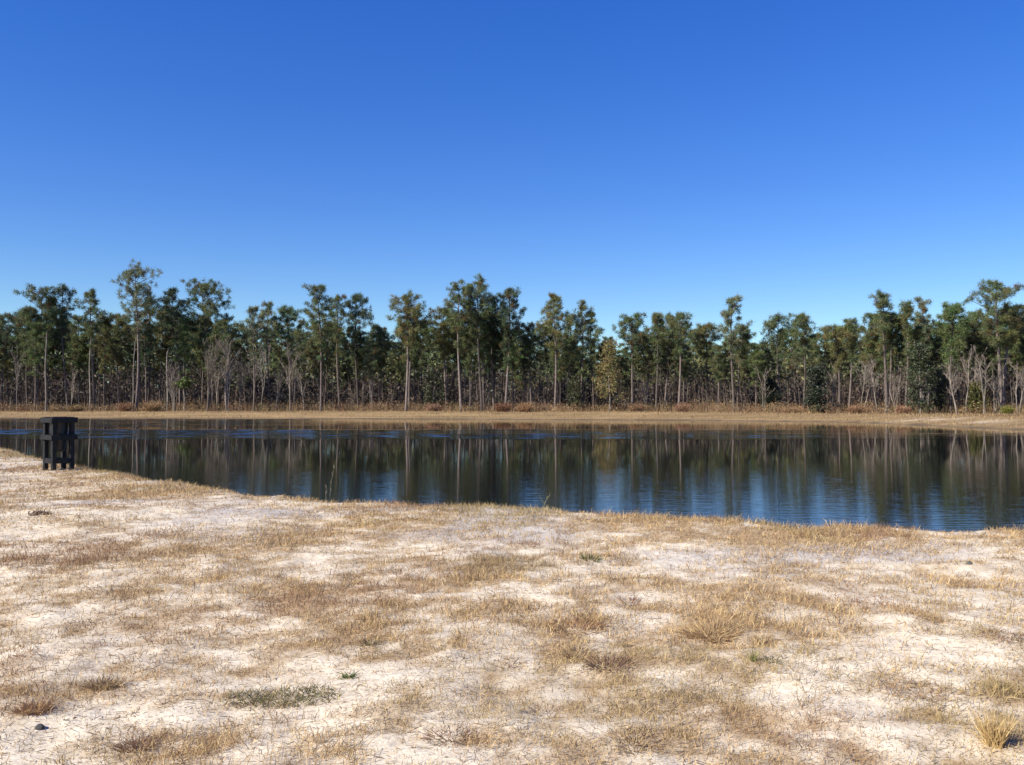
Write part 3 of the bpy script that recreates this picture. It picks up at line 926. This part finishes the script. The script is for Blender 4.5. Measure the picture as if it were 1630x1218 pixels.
for i, (x, ty, hw, z0, col, n, back, sparse, nm, label) in enumerate(LEAFY):
    D = treeline(x) + back; X = (x - CX) / F * D; z = hz(X, D)
    H = (HY - ty) / F * D + CAMZ - z
    put_tree(nm, label, "tree", x, D, leafy_meshes(H, hw / F * D, z0, col, n, i, 0.24 if sparse else 0.27, sparse=sparse), 0.0)

# ------------------------------------------------------------------ brush, thicket and the deep wood (uncountable masses)
def clumps(kit, cx, cy, cz, rad, n, leaf, col, up=0.3, wid=0.5):
    p = np.stack([cx, cy, cz], 1)
    pick = RNG.integers(0, len(p), n)
    q = p[pick] + RNG.normal(size=(n, 3)) * rad[pick][:, None] * np.array([0.5, 0.5, 0.38])
    d = unit(RNG.normal(size=(n, 3)) + [0, 0, up])
    cc = col[pick] * RNG.uniform(0.65, 1.35, (n, 1))
    ln = leaf * RNG.uniform(0.6, 1.4, n)
    kit.blades(q, d, ln, ln * wid, np.clip(cc, 0.005, 1))


def pick_cols(pal, n, amt=0.2):
    pal = np.array(pal); return np.clip(pal[RNG.integers(0, len(pal), n)] * RNG.uniform(1 - amt, 1 + amt, (n, 1)), 0.005, 1)


kb = Kit()   # low brush along the foot of the trees
n = 900
bx = RNG.uniform(-200, 1830, n)
bD = np.array([treeline(v) for v in bx]) + RNG.uniform(-1.0, 8, n)
bX = (bx - CX) / F * bD
bz = hgrid(bX, bD)
br = RNG.uniform(0.6, 1.5, n) * (0.6 + 0.9 * fbm(bx * 0.012, bx * 0 + 3, 5, 3))
pal = [(0.20, 0.115, 0.06), (0.25, 0.16, 0.08), (0.15, 0.10, 0.065), (0.17, 0.09, 0.05), (0.13, 0.115, 0.05), (0.30, 0.21, 0.11)]
bc = pick_cols(pal, n)
clumps(kb, bX, bD, bz + br * 0.45, br, 90000, 0.18, bc, 0.5, 0.35)
# upright stalks in the brush
m = 9000
pk = RNG.integers(0, n, m)
bb = np.stack([bX[pk] + RNG.normal(size=m) * 0.6, bD[pk] + RNG.normal(size=m) * 0.5, bz[pk] - 0.05], 1)
bb[:, 2] = hgrid(bb[:, 0], bb[:, 1]) - 0.03
kb.blades(bb, unit(RNG.normal(size=(m, 3)) * [0.2, 0.2, 0.1] + [0, 0, 1]), RNG.uniform(0.5, 1.7, m), np.full(m, 0.035), jitter((0.27, 0.18, 0.10), m, 0.35))
tag(obj("brush", kb.mesh("brush", M_TWIG)), "rusty brown brush along the foot of the far trees", "brush", kind="stuff")

kt = Kit()   # thin bare saplings and twigs filling the wood behind the front trunks
m = 3400
sx = RNG.uniform(-220, 1850, m)
sD = np.array([treeline(v) for v in sx]) + RNG.uniform(3, 42, m)
sX = (sx - CX) / F * sD
sz = hgrid(sX, sD) - 0.1
hh = RNG.uniform(2.5, 9.5, m)
b0 = np.stack([sX, sD, sz], 1)
dr = unit(RNG.normal(size=(m, 3)) * [0.09, 0.09, 0.02] + [0, 0, 1])
cs = pick_cols([(0.12, 0.095, 0.08), (0.085, 0.065, 0.055), (0.14, 0.10, 0.08), (0.19, 0.16, 0.135)], m)
kt.blades(b0, dr, hh, RNG.uniform(0.04, 0.09, m), cs)
rep = 9
tp = RNG.uniform(0.25, 1.0, (m, rep))
q = (b0[:, None] + dr[:, None] * (hh[:, None] * tp)[..., None]).reshape(-1, 3)
d2 = unit(RNG.normal(size=(m * rep, 3)) * [0.8, 0.8, 0.35] + [0, 0, 0.55])
kt.blades(q, d2, RNG.uniform(0.5, 1.9, m * rep), np.full(m * rep, 0.035), np.repeat(cs, rep, 0) * 0.9)
tag(obj("sapling_thicket", kt.mesh("sapling_thicket", M_TWIG)), "grey brown tangle of thin saplings inside the wood", "thicket", kind="stuff")

kd = Kit()   # the deep wood: understorey and crowns that close the view
n = 5200
wx = RNG.uniform(-400, 2050, n)
wD = np.array([treeline(v) for v in wx]) + RNG.uniform(14, 110, n)
wX = (wx - CX) / F * wD
ground0 = hgrid(wX, wD)
top = (HY - (np.interp(wx, skyx, skyy) + 30)) / F * wD + CAMZ
u = RNG.random(n) ** 1.25
wz = ground0 + 0.4 + (top - ground0 - 1.5) * u
wr = RNG.uniform(1.4, 3.0, n)
low = pick_cols([(0.105, 0.078, 0.06), (0.08, 0.062, 0.05), (0.065, 0.06, 0.035), (0.13, 0.095, 0.075)], n)
hi = pick_cols([GREENS['mid'], GREENS['dark'], GREENS['olive']], n)
f = sstep(0.42, 0.62, u + RNG.normal(size=n) * 0.08)[:, None]
clumps(kd, wX, wD, wz, wr, 215000, 0.72, low * (1 - f) + hi * f, 0.3, 0.42)
n = 2600
wx = RNG.uniform(-500, 2150, n)
wD = np.array([treeline(v) for v in wx]) + RNG.uniform(95, 190, n)
wX = (wx - CX) / F * wD
wz = hgrid(wX, wD) + 11.5 * RNG.random(n)
clumps(kd, wX, wD, wz, RNG.uniform(2.5, 4, n), 60000, 1.5, pick_cols([(0.075, 0.06, 0.042), (0.055, 0.06, 0.028), (0.05, 0.062, 0.03)], n), 0.3, 0.5)
tag(obj("deep_wood", kd.mesh("deep_wood", M_NEEDLE)), "dense dark mass of trees deep in the wood", "woodland", kind="stuff")

# separate shrubs that stand out from the brush
SHRUBS = [(242, 636, 15, (0.30, 0.19, 0.10), "tan shrub at the right foot of the tallest pine"),
          (200, 640, 12, (0.24, 0.14, 0.08), "reddish brown shrub left of the tallest pine's foot"),
          (690, 642, 16, (0.24, 0.14, 0.09), "reddish shrub right of the close central pair"),
          (800, 640, 16, (0.17, 0.085, 0.05), "dark rust shrub at the foot of the dark ragged pine"),
          (835, 641, 13, (0.27, 0.15, 0.08), "orange brown shrub in the notch right of the dark ragged pine"),
          (1012, 642, 14, (0.22, 0.13, 0.075), "brown shrub right of the yellow-leaved tree's stem"),
          (1085, 641, 15, (0.25, 0.14, 0.09), "rosy brown shrub at the feet of the clean pale trunks"),
          (1362, 643, 16, (0.24, 0.14, 0.08), "rust shrub left of the swept-head pine's thick trunk"),
          (1437, 645, 13, (0.27, 0.15, 0.09), "orange shrub at the foot of the slender pine with the dead bough"),
          (1603, 646, 7, (0.14, 0.14, 0.03), "small yellow-green shrub at the foot of the pink-barked pair"),
          (120, 643, 16, (0.26, 0.18, 0.09), "straw coloured shrub right of the pale snag")]
for i, (x, ty, hw, col, label) in enumerate(SHRUBS):
    D = treeline(x) - 0.6; X = (x - CX) / F * D; z = hz(X, D)
    H = (HY - ty) / F * D + CAMZ - z; R = hw / F * D
    k = Kit(); m = 520
    a = RNG.random(m) * 6.28; rr_ = np.sqrt(RNG.random(m)) * R * 0.5
    base = np.stack([np.cos(a) * rr_, np.sin(a) * rr_, np.full(m, -0.05)], 1)
    d = unit(np.stack([np.cos(a) * rr_ / R * 1.2, np.sin(a) * rr_ / R * 1.2, np.ones(m)], 1) + RNG.normal(size=(m, 3)) * 0.15)
    ln = H * RNG.uniform(0.5, 1.05, m)
    k.blades(base, d, ln, np.full(m, 0.035), jitter(col, m, 0.3))
    q = np.repeat(base + d * ln[:, None] * RNG.uniform(0.35, 1, (m, 1)), 3, 0) + RNG.normal(size=(m * 3, 3)) * 0.12
    q[:, 2] = np.maximum(q[:, 2], 0.02)
    k.blades(q, unit(RNG.normal(size=(m * 3, 3)) + [0, 0, .3]), RNG.uniform(0.1, 0.24, m * 3), np.full(m * 3, 0.07), jitter(col, m * 3, 0.3))
    tag(obj("shrub", k.mesh("shrub", M_TWIG), None, (X, D, z)), label, "shrub", "shrubs at the edge of the wood")

# rough grass of the far bank
kf = Kit()
m = 60000
gx = RNG.uniform(-250, 1880, m)
gD = np.array([treeline(v) for v in gx]) + 3 - 45 * RNG.random(m) ** 1.3
gX = (gx - CX) / F * gD
sd = sgrid(gX, gD)
keep = (sd > 0.15) & (RNG.random(m) < 0.35 + 0.65 * sstep(0.35, 0.6, fbm(gX * 0.4, gD * 0.6, 91, 3)))
gX, gD, sd = gX[keep], gD[keep], sd[keep]; m = len(gX)
b0 = np.stack([gX, gD, hgrid(gX, gD) - 0.02], 1)
kf.blades(b0, unit(RNG.normal(size=(m, 3)) * [0.35, 0.35, 0.1] + [0, 0, 1]), RNG.uniform(0.10, 0.34, m), RNG.uniform(0.04, 0.08, m),
          pick_cols([(0.34, 0.23, 0.11), (0.28, 0.19, 0.09), (0.23, 0.15, 0.075), (0.40, 0.29, 0.15)], m))
tag(obj("far_bank_grass", kf.mesh("far_bank_grass", M_GRASS)), "tan dry grass covering the far bank", "grass", kind="stuff")

# ------------------------------------------------------------------ the black wooden stand and the bin in it
m_, N, L, b = new_mat("black_painted_wood")
tc = N.new("ShaderNodeTexCoord")
nz_ = N.new("ShaderNodeTexNoise"); nz_.inputs["Scale"].default_value = 14; nz_.inputs["Detail"].default_value = 5
L.new(tc.outputs["Object"], nz_.inputs["Vector"])
cr = N.new("ShaderNodeValToRGB")
cr.color_ramp.elements[0].position = 0.3; cr.color_ramp.elements[0].color = (0.014, 0.014, 0.015, 1)
cr.color_ramp.elements[1].position = 0.75; cr.color_ramp.elements[1].color = (0.034, 0.034, 0.036, 1)
L.new(nz_.outputs[0], cr.inputs[0]); L.new(cr.outputs[0], b.inputs["Base Color"])
b.inputs["Roughness"].default_value = 0.6
b.inputs["Specular IOR Level"].default_value = 0.06
M_BLACK = m_
m_, N, L, b = new_mat("black_plastic")
b.inputs["Base Color"].default_value = (0.010, 0.010, 0.012, 1)
b.inputs["Roughness"].default_value = 0.45
M_BIN = m_


def board(name, parent, x0, x1, y0, y1, z0, z1, mat=None, bev=0.006):
    import bmesh
    bm = bmesh.new()
    bmesh.ops.create_cube(bm, size=1)
    for v in bm.verts:
        v.co = Vector(((x0 + x1) / 2 + v.co.x * (x1 - x0), (y0 + y1) / 2 + v.co.y * (y1 - y0), (z0 + z1) / 2 + v.co.z * (z1 - z0)))
    bmesh.ops.bevel(bm, geom=bm.edges[:], offset=bev, segments=1, affect='EDGES')
    me = bpy.data.meshes.new(name); bm.to_mesh(me); bm.free()
    me.materials.append(mat or M_BLACK)
    return obj(name, me, parent)


fx, fy = px(84.5, 749, 1.2)            # its nearest corner
cam_az = math.atan2(fx, fy)
front_n = Vector((math.sin(-cam_az + math.radians(24)), -math.cos(-cam_az + math.radians(24)), 0))   # the shaded face looks right of the camera
w = 0.475
ux = Vector((-front_n.y, front_n.x, 0))  # to the right along the shaded face
rz = math.atan2(ux.y, ux.x)
ctr = Vector((fx, fy, 0)) + ux * w / 2 - front_n * w / 2
gz = hz(ctr.x, ctr.y) - 0.01
stand = thing("bin_stand", "square black wooden stand on the near bank at left, against the water", "stand", (ctr.x, ctr.y, gz), None, rz)
HT = 1.17
h2 = w / 2
for sx_ in (-1, 1):
    for sy_ in (-1, 1):
        board("post", stand, sx_ * (h2 - .045) - .045, sx_ * (h2 - .045) + .045, sy_ * (h2 - .045) - .045, sy_ * (h2 - .045) + .045, -0.16, HT - 0.012)
for z0, z1, ov, nm in ((HT - 0.115, HT, 0.045, "top_rail"), (HT - 0.49, HT - 0.375, 0.045, "middle_rail"), (0.165, 0.275, -0.095, "lower_rail")):
    e = h2 + ov
    if ov > 0:
        for s_ in (-1, 1):
            a0, a1 = sorted((s_ * (h2 + 0.003), s_ * e))
            board(nm, stand, -e, e, a0, a1, z0, z1)
            board(nm, stand, a0, a1, -h2 - 0.0, h2 + 0.0, z0 + 0.002, z1 - 0.002)
    else:
        for s_ in (-1, 1):
            a0, a1 = sorted((s_ * (h2 - 0.005), s_ * (h2 - 0.045)))
            board(nm, stand, -h2 + .092, h2 - .092, a0, a1, z0, z1)
            board(nm, stand, a0, a1, -h2 + .092, h2 - .092, z0, z1)
# top boards with a round-cornered opening left between them
for k in range(2):
    board("top_board", stand, -h2 + 0.005, h2 - 0.005, (-h2 + 0.005, h2 - 0.125)[k], (-h2 + 0.125, h2 - 0.005)[k], HT - 0.010, HT + 0.012)
# the bin: a tapered tub with a rim, hanging in the stand
ring = []
for z, r in ((0.42, 0.02), (0.42, 0.125), (0.47, 0.14), (0.70, 0.175), (0.95, 0.20), (1.10, 0.21), (1.12, 0.225), (1.14, 0.225), (1.14, 0.20), (1.05, 0.195), (0.5, 0.13), (0.46, 0.02)):
    ring.append((z, r))
S = 28
V = []; T = []
for i, (z, r) in enumerate(ring):
    for j in range(S):
        a = j * 2 * math.pi / S
        rr_ = r * 0.92 * (1 + (0.035 * math.sin(a * 5 + z * 6) + 0.02 * math.sin(a * 9 - z * 11)) * (0.3 if z > 1.09 else 1))
        V.append((rr_ * math.cos(a), rr_ * math.sin(a), z))
for i in range(len(ring) - 1):
    for j in range(S):
        k = (j + 1) % S
        T.append((i * S + j, i * S + k, (i + 1) * S + k, (i + 1) * S + j))
bin_ = obj("bin", mesh_np("bin", V, T, M_BIN, smooth=True), None, (ctr.x, ctr.y, gz))
bin_.rotation_euler = (0, 0, rz)
tag(bin_, "dark tapered bin hung inside the black wooden stand", "bin")

# ------------------------------------------------------------------ near bank: dry grass, litter
STRAW = [(0.56, 0.40, 0.19), (0.49, 0.335, 0.155), (0.41, 0.27, 0.13), (0.62, 0.47, 0.25), (0.30, 0.19, 0.10), (0.48, 0.34, 0.17), (0.22, 0.14, 0.08)]


def sample_bank(n, dmin=2.3, dmax=34.0, p=0.55, half=0.86):
    """random points on the near bank, sparser with distance"""
    u = RNG.random(n)
    D = (dmin ** p + u * (dmax ** p - dmin ** p)) ** (1 / p)
    X = RNG.uniform(-half, half, n) * D
    return X, D


kg = Kit()
NT = 210000
tx, ty_ = sample_bank(NT)
sd = sgrid(tx, ty_)
cv = cover(tx, ty_)
rim = sstep(4.4, 2.6, sd) * 0.8 * sstep(0.36, 0.62, fbm(tx * 1.3, ty_ * 1.3, 113, 3))                       # taller, denser grass along the lip of the bank
pr = np.clip(0.15 + cv * 0.82 + rim * (0.3 + cv), 0, 1) ** 1.2
keep = (sd > 0.35) & (RNG.random(NT) < pr)
tx, ty_, sd, cv, rim = tx[keep], ty_[keep], sd[keep], cv[keep], rim[keep]
NT = len(tx)
kb_ = np.clip(RNG.poisson(5.0, NT), 2, 12)
ti = np.repeat(np.arange(NT), kb_)
nb = len(ti)
tone = fbm(tx * 1.1, ty_ * 1.1, 111, 3)
tall = 0.35 + 0.65 * sstep(0.4, 0.62, fbm(tx * 0.8, ty_ * 0.8, 117, 3)) + 0.9 * rim
for X, Y, rx, ry, wgt in COVER:
    if wgt >= 1.0:
        tall = tall + 0.9 * np.exp(-(((tx - X) / rx) ** 2 + ((ty_ - Y) / ry) ** 2))
tuft_h = (0.022 + 0.036 * tall) * RNG.uniform(0.5, 1.5, NT)
tc_ = pick_cols(STRAW, NT, 0.18)
red = sstep(0.56, 0.72, fbm(tx * 0.7, ty_ * 0.7, 121, 3))[:, None] * 0.75
tc_ = tc_ * (1 - red) + np.array([0.29, 0.175, 0.105]) * red
olv = sstep(0.60, 0.74, fbm(tx * 0.6 + 9, ty_ * 0.6, 127, 3))[:, None] * 0.4
tc_ = tc_ * (1 - olv) + np.array([0.30, 0.25, 0.11]) * olv
dist = np.hypot(tx, ty_)
bxy = np.stack([tx, ty_], 1)[ti] + RNG.normal(size=(nb, 2)) * (0.030 + 0.003 * dist[ti])[:, None]
bz_ = hgrid(bxy[:, 0], bxy[:, 1]) - 0.006
lay = (RNG.random(nb) < 0.42)
out = RNG.normal(size=(nb, 3)) * np.where(lay, 1.6, 0.42)[:, None] * [1, 1, 0.12]
d = unit(out + [0.05, 0.0, 1.0]); d[:, 2] = np.abs(d[:, 2])
ln = tuft_h[ti] * RNG.uniform(0.6, 1.5, nb) * np.where(lay, 1.15, 1.0)
wd = 0.0016 + 0.00034 * dist[ti]
bend = RNG.normal(size=(nb, 3)) * (ln * 0.11)[:, None] * [1, 1, 0.25]
bend[:, 2] -= np.where(d[:, 2] > 0.35, ln * 0.08, 0)
kg.blades(np.column_stack([bxy, bz_]), d, ln, wd, np.clip(tc_[ti] * RNG.uniform(0.72, 1.28, (nb, 1)), 0.02, 0.9), bend, True)
tag(obj("dry_grass", kg.mesh("dry_grass", M_GRASS)), "short dry straw coloured grass over the sandy near bank", "grass", kind="stuff")

kl = Kit()   # dead stems, runners and leaf bits lying on the sand
NL = 62000
lx, ly = sample_bank(NL, 2.3, 22.0, 0.4)
sd = sgrid(lx, ly)
ok = (sd > 1.2) & (RNG.random(NL) < 0.25 + 0.75 * sstep(0.40, 0.62, fbm(lx * 1.9, ly * 1.9, 131, 3)))
lx, ly = lx[ok], ly[ok]; NL = len(lx)
a = RNG.normal(0.35, 0.9, NL) + np.where(RNG.random(NL) < 0.5, 0, math.pi)
dist = np.hypot(lx, ly)
d = unit(np.stack([np.cos(a), np.sin(a), RNG.normal(size=NL) * 0.10 + 0.05], 1))
ln = RNG.gamma(2.0, 0.014, NL) + 0.010
bend = np.stack([-np.sin(a), np.cos(a), np.zeros(NL)], 1) * (RNG.normal(size=NL) * 0.12 * ln)[:, None]
bend[:, 2] = -d[:, 2] * ln * 0.7
kl.blades(np.stack([lx, ly, hgrid(lx, ly) + 0.003], 1), d, ln, RNG.uniform(0.0014, 0.0036, NL) + 0.0002 * dist,
          pick_cols([(0.26, 0.18, 0.12), (0.15, 0.105, 0.08), (0.34, 0.25, 0.15), (0.46, 0.35, 0.21), (0.36, 0.29, 0.21), (0.42, 0.31, 0.18)], NL), bend, True)
tag(obj("plant_litter", kl.mesh("plant_litter", M_GRASS)), "dead stems and leaf bits strewn over the sand", "litter", kind="stuff")


# ------------------------------------------------------------------ single tufts, weeds and clods that can be pointed at
def tuft(name, label, cat, x, y, wpx, hpx, cols, n, spread=0.7, wid=0.003, flat=False, group=None, stiff=0.1, ry=None):
    X, Y = px(x, y, 1.2)
    for _ in range(4):
        z = hz(X, Y); X, Y = px(x, y, z)
    s = Y / F
    R = wpx * s / 2; H = hpx * s * (1.0 if hpx < 20 or wpx < 50 else 0.56)
    Ry = ry * R if ry else R
    k = Kit()
    a = RNG.random(n) * 6.28; r = np.sqrt(RNG.random(n)) * (1.0 if flat else 0.6)
    base = np.stack([np.cos(a) * r * R, np.sin(a) * r * Ry, np.zeros(n)], 1)
    base[:, 2] = hgrid(base[:, 0] + X, base[:, 1] + Y) - z - 0.006
    if flat:
        d = unit(RNG.normal(size=(n, 3)) * [1, 1, 0.2] + [0, 0, 0.75])
    else:
        d = unit(np.stack([np.cos(a) * r / 0.6 * R * spread * 1.1, np.sin(a) * r / 0.6 * R * spread * 1.1, np.full(n, H)], 1) + RNG.normal(size=(n, 3)) * (stiff * 3.6) * H)
    d[:, 2] = np.abs(d[:, 2]) + 0.03; d = unit(d)
    ln = H * RNG.uniform(0.3, 1.15, n) * (1 if flat else 1 / np.maximum(d[:, 2], 0.75))
    bend = RNG.normal(size=(n, 3)) * (ln * (0.12 + stiff * .6))[:, None] * [1, 1, 0.3]
    k.blades(base, d, ln, RNG.uniform(0.7, 1.3, n) * max(wid, 0.0007 * Y), pick_cols(cols, n, 0.25), bend, True)
    return tag(obj(name, k.mesh(name, M_GRASS), None, (X, Y, z)), label, cat, group)


GOLD = [(0.62, 0.46, 0.22), (0.54, 0.39, 0.18), (0.45, 0.31, 0.14)]
RUST = [(0.25, 0.125, 0.075), (0.31, 0.18, 0.11), (0.16, 0.095, 0.065)]
BROWN = [(0.23, 0.15, 0.09), (0.33, 0.22, 0.13), (0.15, 0.10, 0.065)]
GREEN = [(0.10, 0.13, 0.04), (0.15, 0.16, 0.06), (0.20, 0.17, 0.08), (0.24, 0.18, 0.10)]
TAN = [(0.45, 0.33, 0.18), (0.38, 0.27, 0.15), (0.50, 0.38, 0.22)]
ORNG = [(0.42, 0.26, 0.12), (0.36, 0.21, 0.10), (0.46, 0.31, 0.15)]
TW = "tufts that stand out on the near bank"
TUFTS = [
    ("grass_tuft", "upright golden straw clump casting a dark shadow, bottom right corner", 1578, 1182, 44, 56, GOLD, 210, .2, .0038, False, .08),
    ("grass_tuft", "spiky reddish brown tuft alone on white sand at bottom left", 220, 1186, 80, 42, RUST + BROWN, 170, 1.0, .003, False, .15),
    ("grass_mat", "long low strip of green brown grass on white sand, lower left", 452, 1110, 185, 17, [(0.13, 0.14, 0.045), (0.19, 0.17, 0.07), (0.24, 0.19, 0.09), (0.16, 0.12, 0.07)], 1000, .8, .004, True, .15),
    ("grass_tuft", "wide brown tuft with sprawling stems at bottom, left of centre", 722, 1172, 130, 36, RUST + BROWN, 260, 1.5, .003, False, .2),
    ("weed", "small bright green weed on sand above the green brown strip", 556, 1077, 26, 15, GREEN[:2], 60, .9, .006, False, .2),
    ("weed", "dark dry weed with a short shadow, above the small green weed", 590, 1025, 40, 20, [(0.16, 0.12, 0.08), (0.22, 0.18, 0.09)], 90, .9, .004, False, .2),
    ("grass_tuft", "full orange-tan tuft on sand, right of centre", 1130, 1008, 120, 42, ORNG + TAN, 420, .9, .003, False, .15),
    ("grass_tuft", "dark reddish tuft below the middle of the picture, right of two pale bare spots", 968, 1055, 100, 34, RUST + BROWN, 260, 1.0, .003, False, .18),
    ("grass_tuft", "tan tuft touching the left of the dark reddish tuft", 920, 1040, 70, 30, TAN, 240, .8, .003, False, .15),
    ("grass_tuft", "broad rust-brown tuft behind the tan and dark reddish pair", 915, 996, 130, 30, RUST + ORNG, 300, 1.1, .003, False, .18),
    ("grass_mat", "matted orange-brown patch on bright sand, lower right", 1450, 1098, 130, 16, ORNG + BROWN, 620, .8, .003, True, .15),
    ("weed", "thin light green sprig left of a dark weed, right of centre", 1196, 1050, 14, 22, [(0.26, 0.27, 0.08), (0.30, 0.28, 0.12)], 34, .3, .004, False, .1),
    ("weed", "small dark green weed right of the thin light green sprig", 1228, 1051, 40, 14, [(0.14, 0.14, 0.06), (0.20, 0.17, 0.10)], 80, 1.1, .004, False, .25),
    ("weed", "fan of bare reddish stems on sand in the lower centre", 808, 1056, 80, 28, RUST, 60, 1.4, .003, False, .12),
    ("weed", "few dark upright twiggy stems with brown litter, lower centre right", 875, 1134, 90, 40, [(0.20, 0.12, 0.10), (0.26, 0.17, 0.12)], 46, 1.2, .003, False, .12),
    ("grass_tuft", "leaning brown tuft with a dark shadow, lower left", 168, 1092, 70, 40, BROWN + TAN, 300, .8, .003, False, .15),
    ("grass_tuft", "orange-brown tuft near the left edge above the dark clod", 58, 1128, 70, 36, ORNG + RUST, 240, .9, .003, False, .15),
    ("grass_mat", "olive matted tuft cut by the right edge", 1606, 1095, 80, 24, [(0.28, 0.23, 0.11), (0.36, 0.27, 0.14)], 330, .8, .003, True, .2),
    ("grass_mat", "dark reddish matted stems at the right edge above the olive tuft", 1598, 1012, 90, 12, RUST, 260, .8, .003, True, .2),
    ("grass_tuft", "yellow green grass clump on the lip of the bank beside the water, left of centre", 474, 790, 34, 15, [(0.33, 0.30, 0.08), (0.40, 0.35, 0.12)], 130, .6, .005, False, .15),
    ("grass_tuft", "small orange clump left of the yellow green one at the water's edge", 461, 789, 14, 17, [(0.50, 0.29, 0.13), (0.46, 0.25, 0.11)], 60, .5, .006, False, .1),
    ("grass_tuft", "bushy reddish straw clump on the bank's lip right of the black stand", 257, 765, 44, 17, ORNG + RUST, 300, .25, .006, False, .15),
    ("weed", "green grass spot in the golden stand right of centre, near the water", 940, 890, 40, 12, GREEN[:3], 120, 1.0, .006, False, .2),
    ("grass_tuft", "dry tuft with pale stems on sand, lower right of the orange-tan tuft", 1215, 1020, 60, 24, TAN, 150, .9, .003, False, .2),
    ("weed", "brittle dark stems lying left of centre at the bottom edge", 232, 1214, 60, 26, [(0.22, 0.14, 0.12), (0.30, 0.2, 0.15)], 36, 1.0, .003, False, .1),
    ("grass_tuft", "sprawling brown tuft at lower centre, left of the bottom right grass mass", 1010, 1180, 130, 34, BROWN + TAN, 420, 1.2, .003, False, .2),
    ("weed", "twiggy spreading weed on pale sand right of the golden stand", 1000, 958, 50, 26, RUST, 60, 1.1, .004, False, .15),
]
for nm, label, x, y, wpx, hpx, cols, n, spread, wid, flat, stiff in TUFTS:
    n = int(n * (1.9 if nm == 'grass_tuft' else 1.3))
    tuft(nm, label, {"grass_tuft": "grass tuft", "grass_mat": "grass mat", "weed": "weed"}[nm], x, y, wpx, hpx, cols, n, spread, wid, flat, TW, stiff,
         0.9 if not flat else (0.5 if wpx > 150 else 0.8))


tuft("debris_heap", "low heap of brown debris on the pale sand strip near the left edge", "debris", 66, 817, 36, 9,
     [(0.16, 0.10, 0.07), (0.22, 0.14, 0.09), (0.12, 0.08, 0.06)], 170, .8, .014, True, None, .2, 0.7)


def stalk(label, x, y, tx, ty, side, col):
    """one tall dry stem with side twigs"""
    X, Y = px(x, y, 1.2)
    for _ in range(4):
        z = hz(X, Y); X, Y = px(x, y, z)
    s = Y / F; H = (y - ty) * s; lean = (tx - x) * s
    k = Kit()
    t = np.linspace(0, 1, 9)
    P = np.stack([lean * t ** 1.5 + 0.006 * np.sin(t * 9), 0.01 * np.sin(t * 5), -0.02 + (H + 0.02) * t], 1)
    k.tube(P, np.linspace(0.0048, 0.0022, 9), 5, col)
    for j in range(side):
        u = RNG.uniform(0.25, 0.97); p0 = np.array([np.interp(u, t, P[:, c_]) for c_ in range(3)])
        a = RNG.random() * 6.28; l = RNG.uniform(0.03, 0.10)
        k.tube([p0, p0 + [math.cos(a) * l * .5, math.sin(a) * l * .5, l * .6], p0 + [math.cos(a) * l * .7, math.sin(a) * l * .7, l * 1.3]], [.004, .003, .0015], 3, col)
    return tag(obj("weed_stalk", k.mesh("weed_stalk", M_TWIG), None, (X, Y, z)), label, "weed stalk", "tall dry stalks by the water")


stalk("tall thin pale dry stalk standing against the dark water, left of centre", 525, 795, 533, 741, 9, (0.34, 0.29, 0.21))
stalk("short dry stalk close left of the tall pale one", 519, 795, 520, 772, 5, (0.36, 0.30, 0.22))
stalk("leaning green-brown stalk on the bank's lip near the middle", 864, 815, 872, 789, 3, (0.24, 0.22, 0.11))


def clod(label, x, y, wpx, hpx, col, nm="clod", cat="clod", seed=0):
    X, Y = px(x, y, 1.2)
    for _ in range(4):
        z = hz(X, Y); X, Y = px(x, y, z)
    s = Y / F
    import bmesh
    bm = bmesh.new(); bmesh.ops.create_icosphere(bm, subdivisions=3, radius=1)
    for v in bm.verts:
        c_ = v.co.copy()
        f_ = 0.75 + 0.5 * float(fbm(np.array([c_.x * 1.6 + c_.z + seed]), np.array([c_.y * 1.6 - c_.z * .7]), 200 + seed, 3)[0])
        v.co = Vector((c_.x * wpx * s / 2 * f_, c_.y * wpx * s / 2 * .8 * f_, max(c_.z, -0.35) * hpx * s * .75 * f_))
    me = bpy.data.meshes.new(nm); bm.to_mesh(me); bm.free()
    m_, N_, L_, b_ = new_mat(nm + "_soil")
    t_ = N_.new("ShaderNodeTexNoise"); t_.inputs["Scale"].default_value = 60
    r_ = N_.new("ShaderNodeValToRGB")
    r_.color_ramp.elements[0].color = (*[c_ * .5 for c_ in col], 1); r_.color_ramp.elements[1].color = (*[c_ * 1.4 for c_ in col], 1)
    tcc = N_.new("ShaderNodeTexCoord"); L_.new(tcc.outputs["Object"], t_.inputs["Vector"])
    L_.new(t_.outputs[0], r_.inputs[0]); L_.new(r_.outputs[0], b_.inputs["Base Color"]); b_.inputs["Roughness"].default_value = 0.95
    me.materials.append(m_)
    tag(obj(nm, me, None, (X, Y, z)), label, cat)


clod("small dark clod on white sand at bottom left", 68, 1156, 15, 9, (0.05, 0.045, 0.045), seed=1)
clod("small dark clod on the sand right of centre near the water", 1540, 897, 10, 6, (0.09, 0.085, 0.075), seed=3)
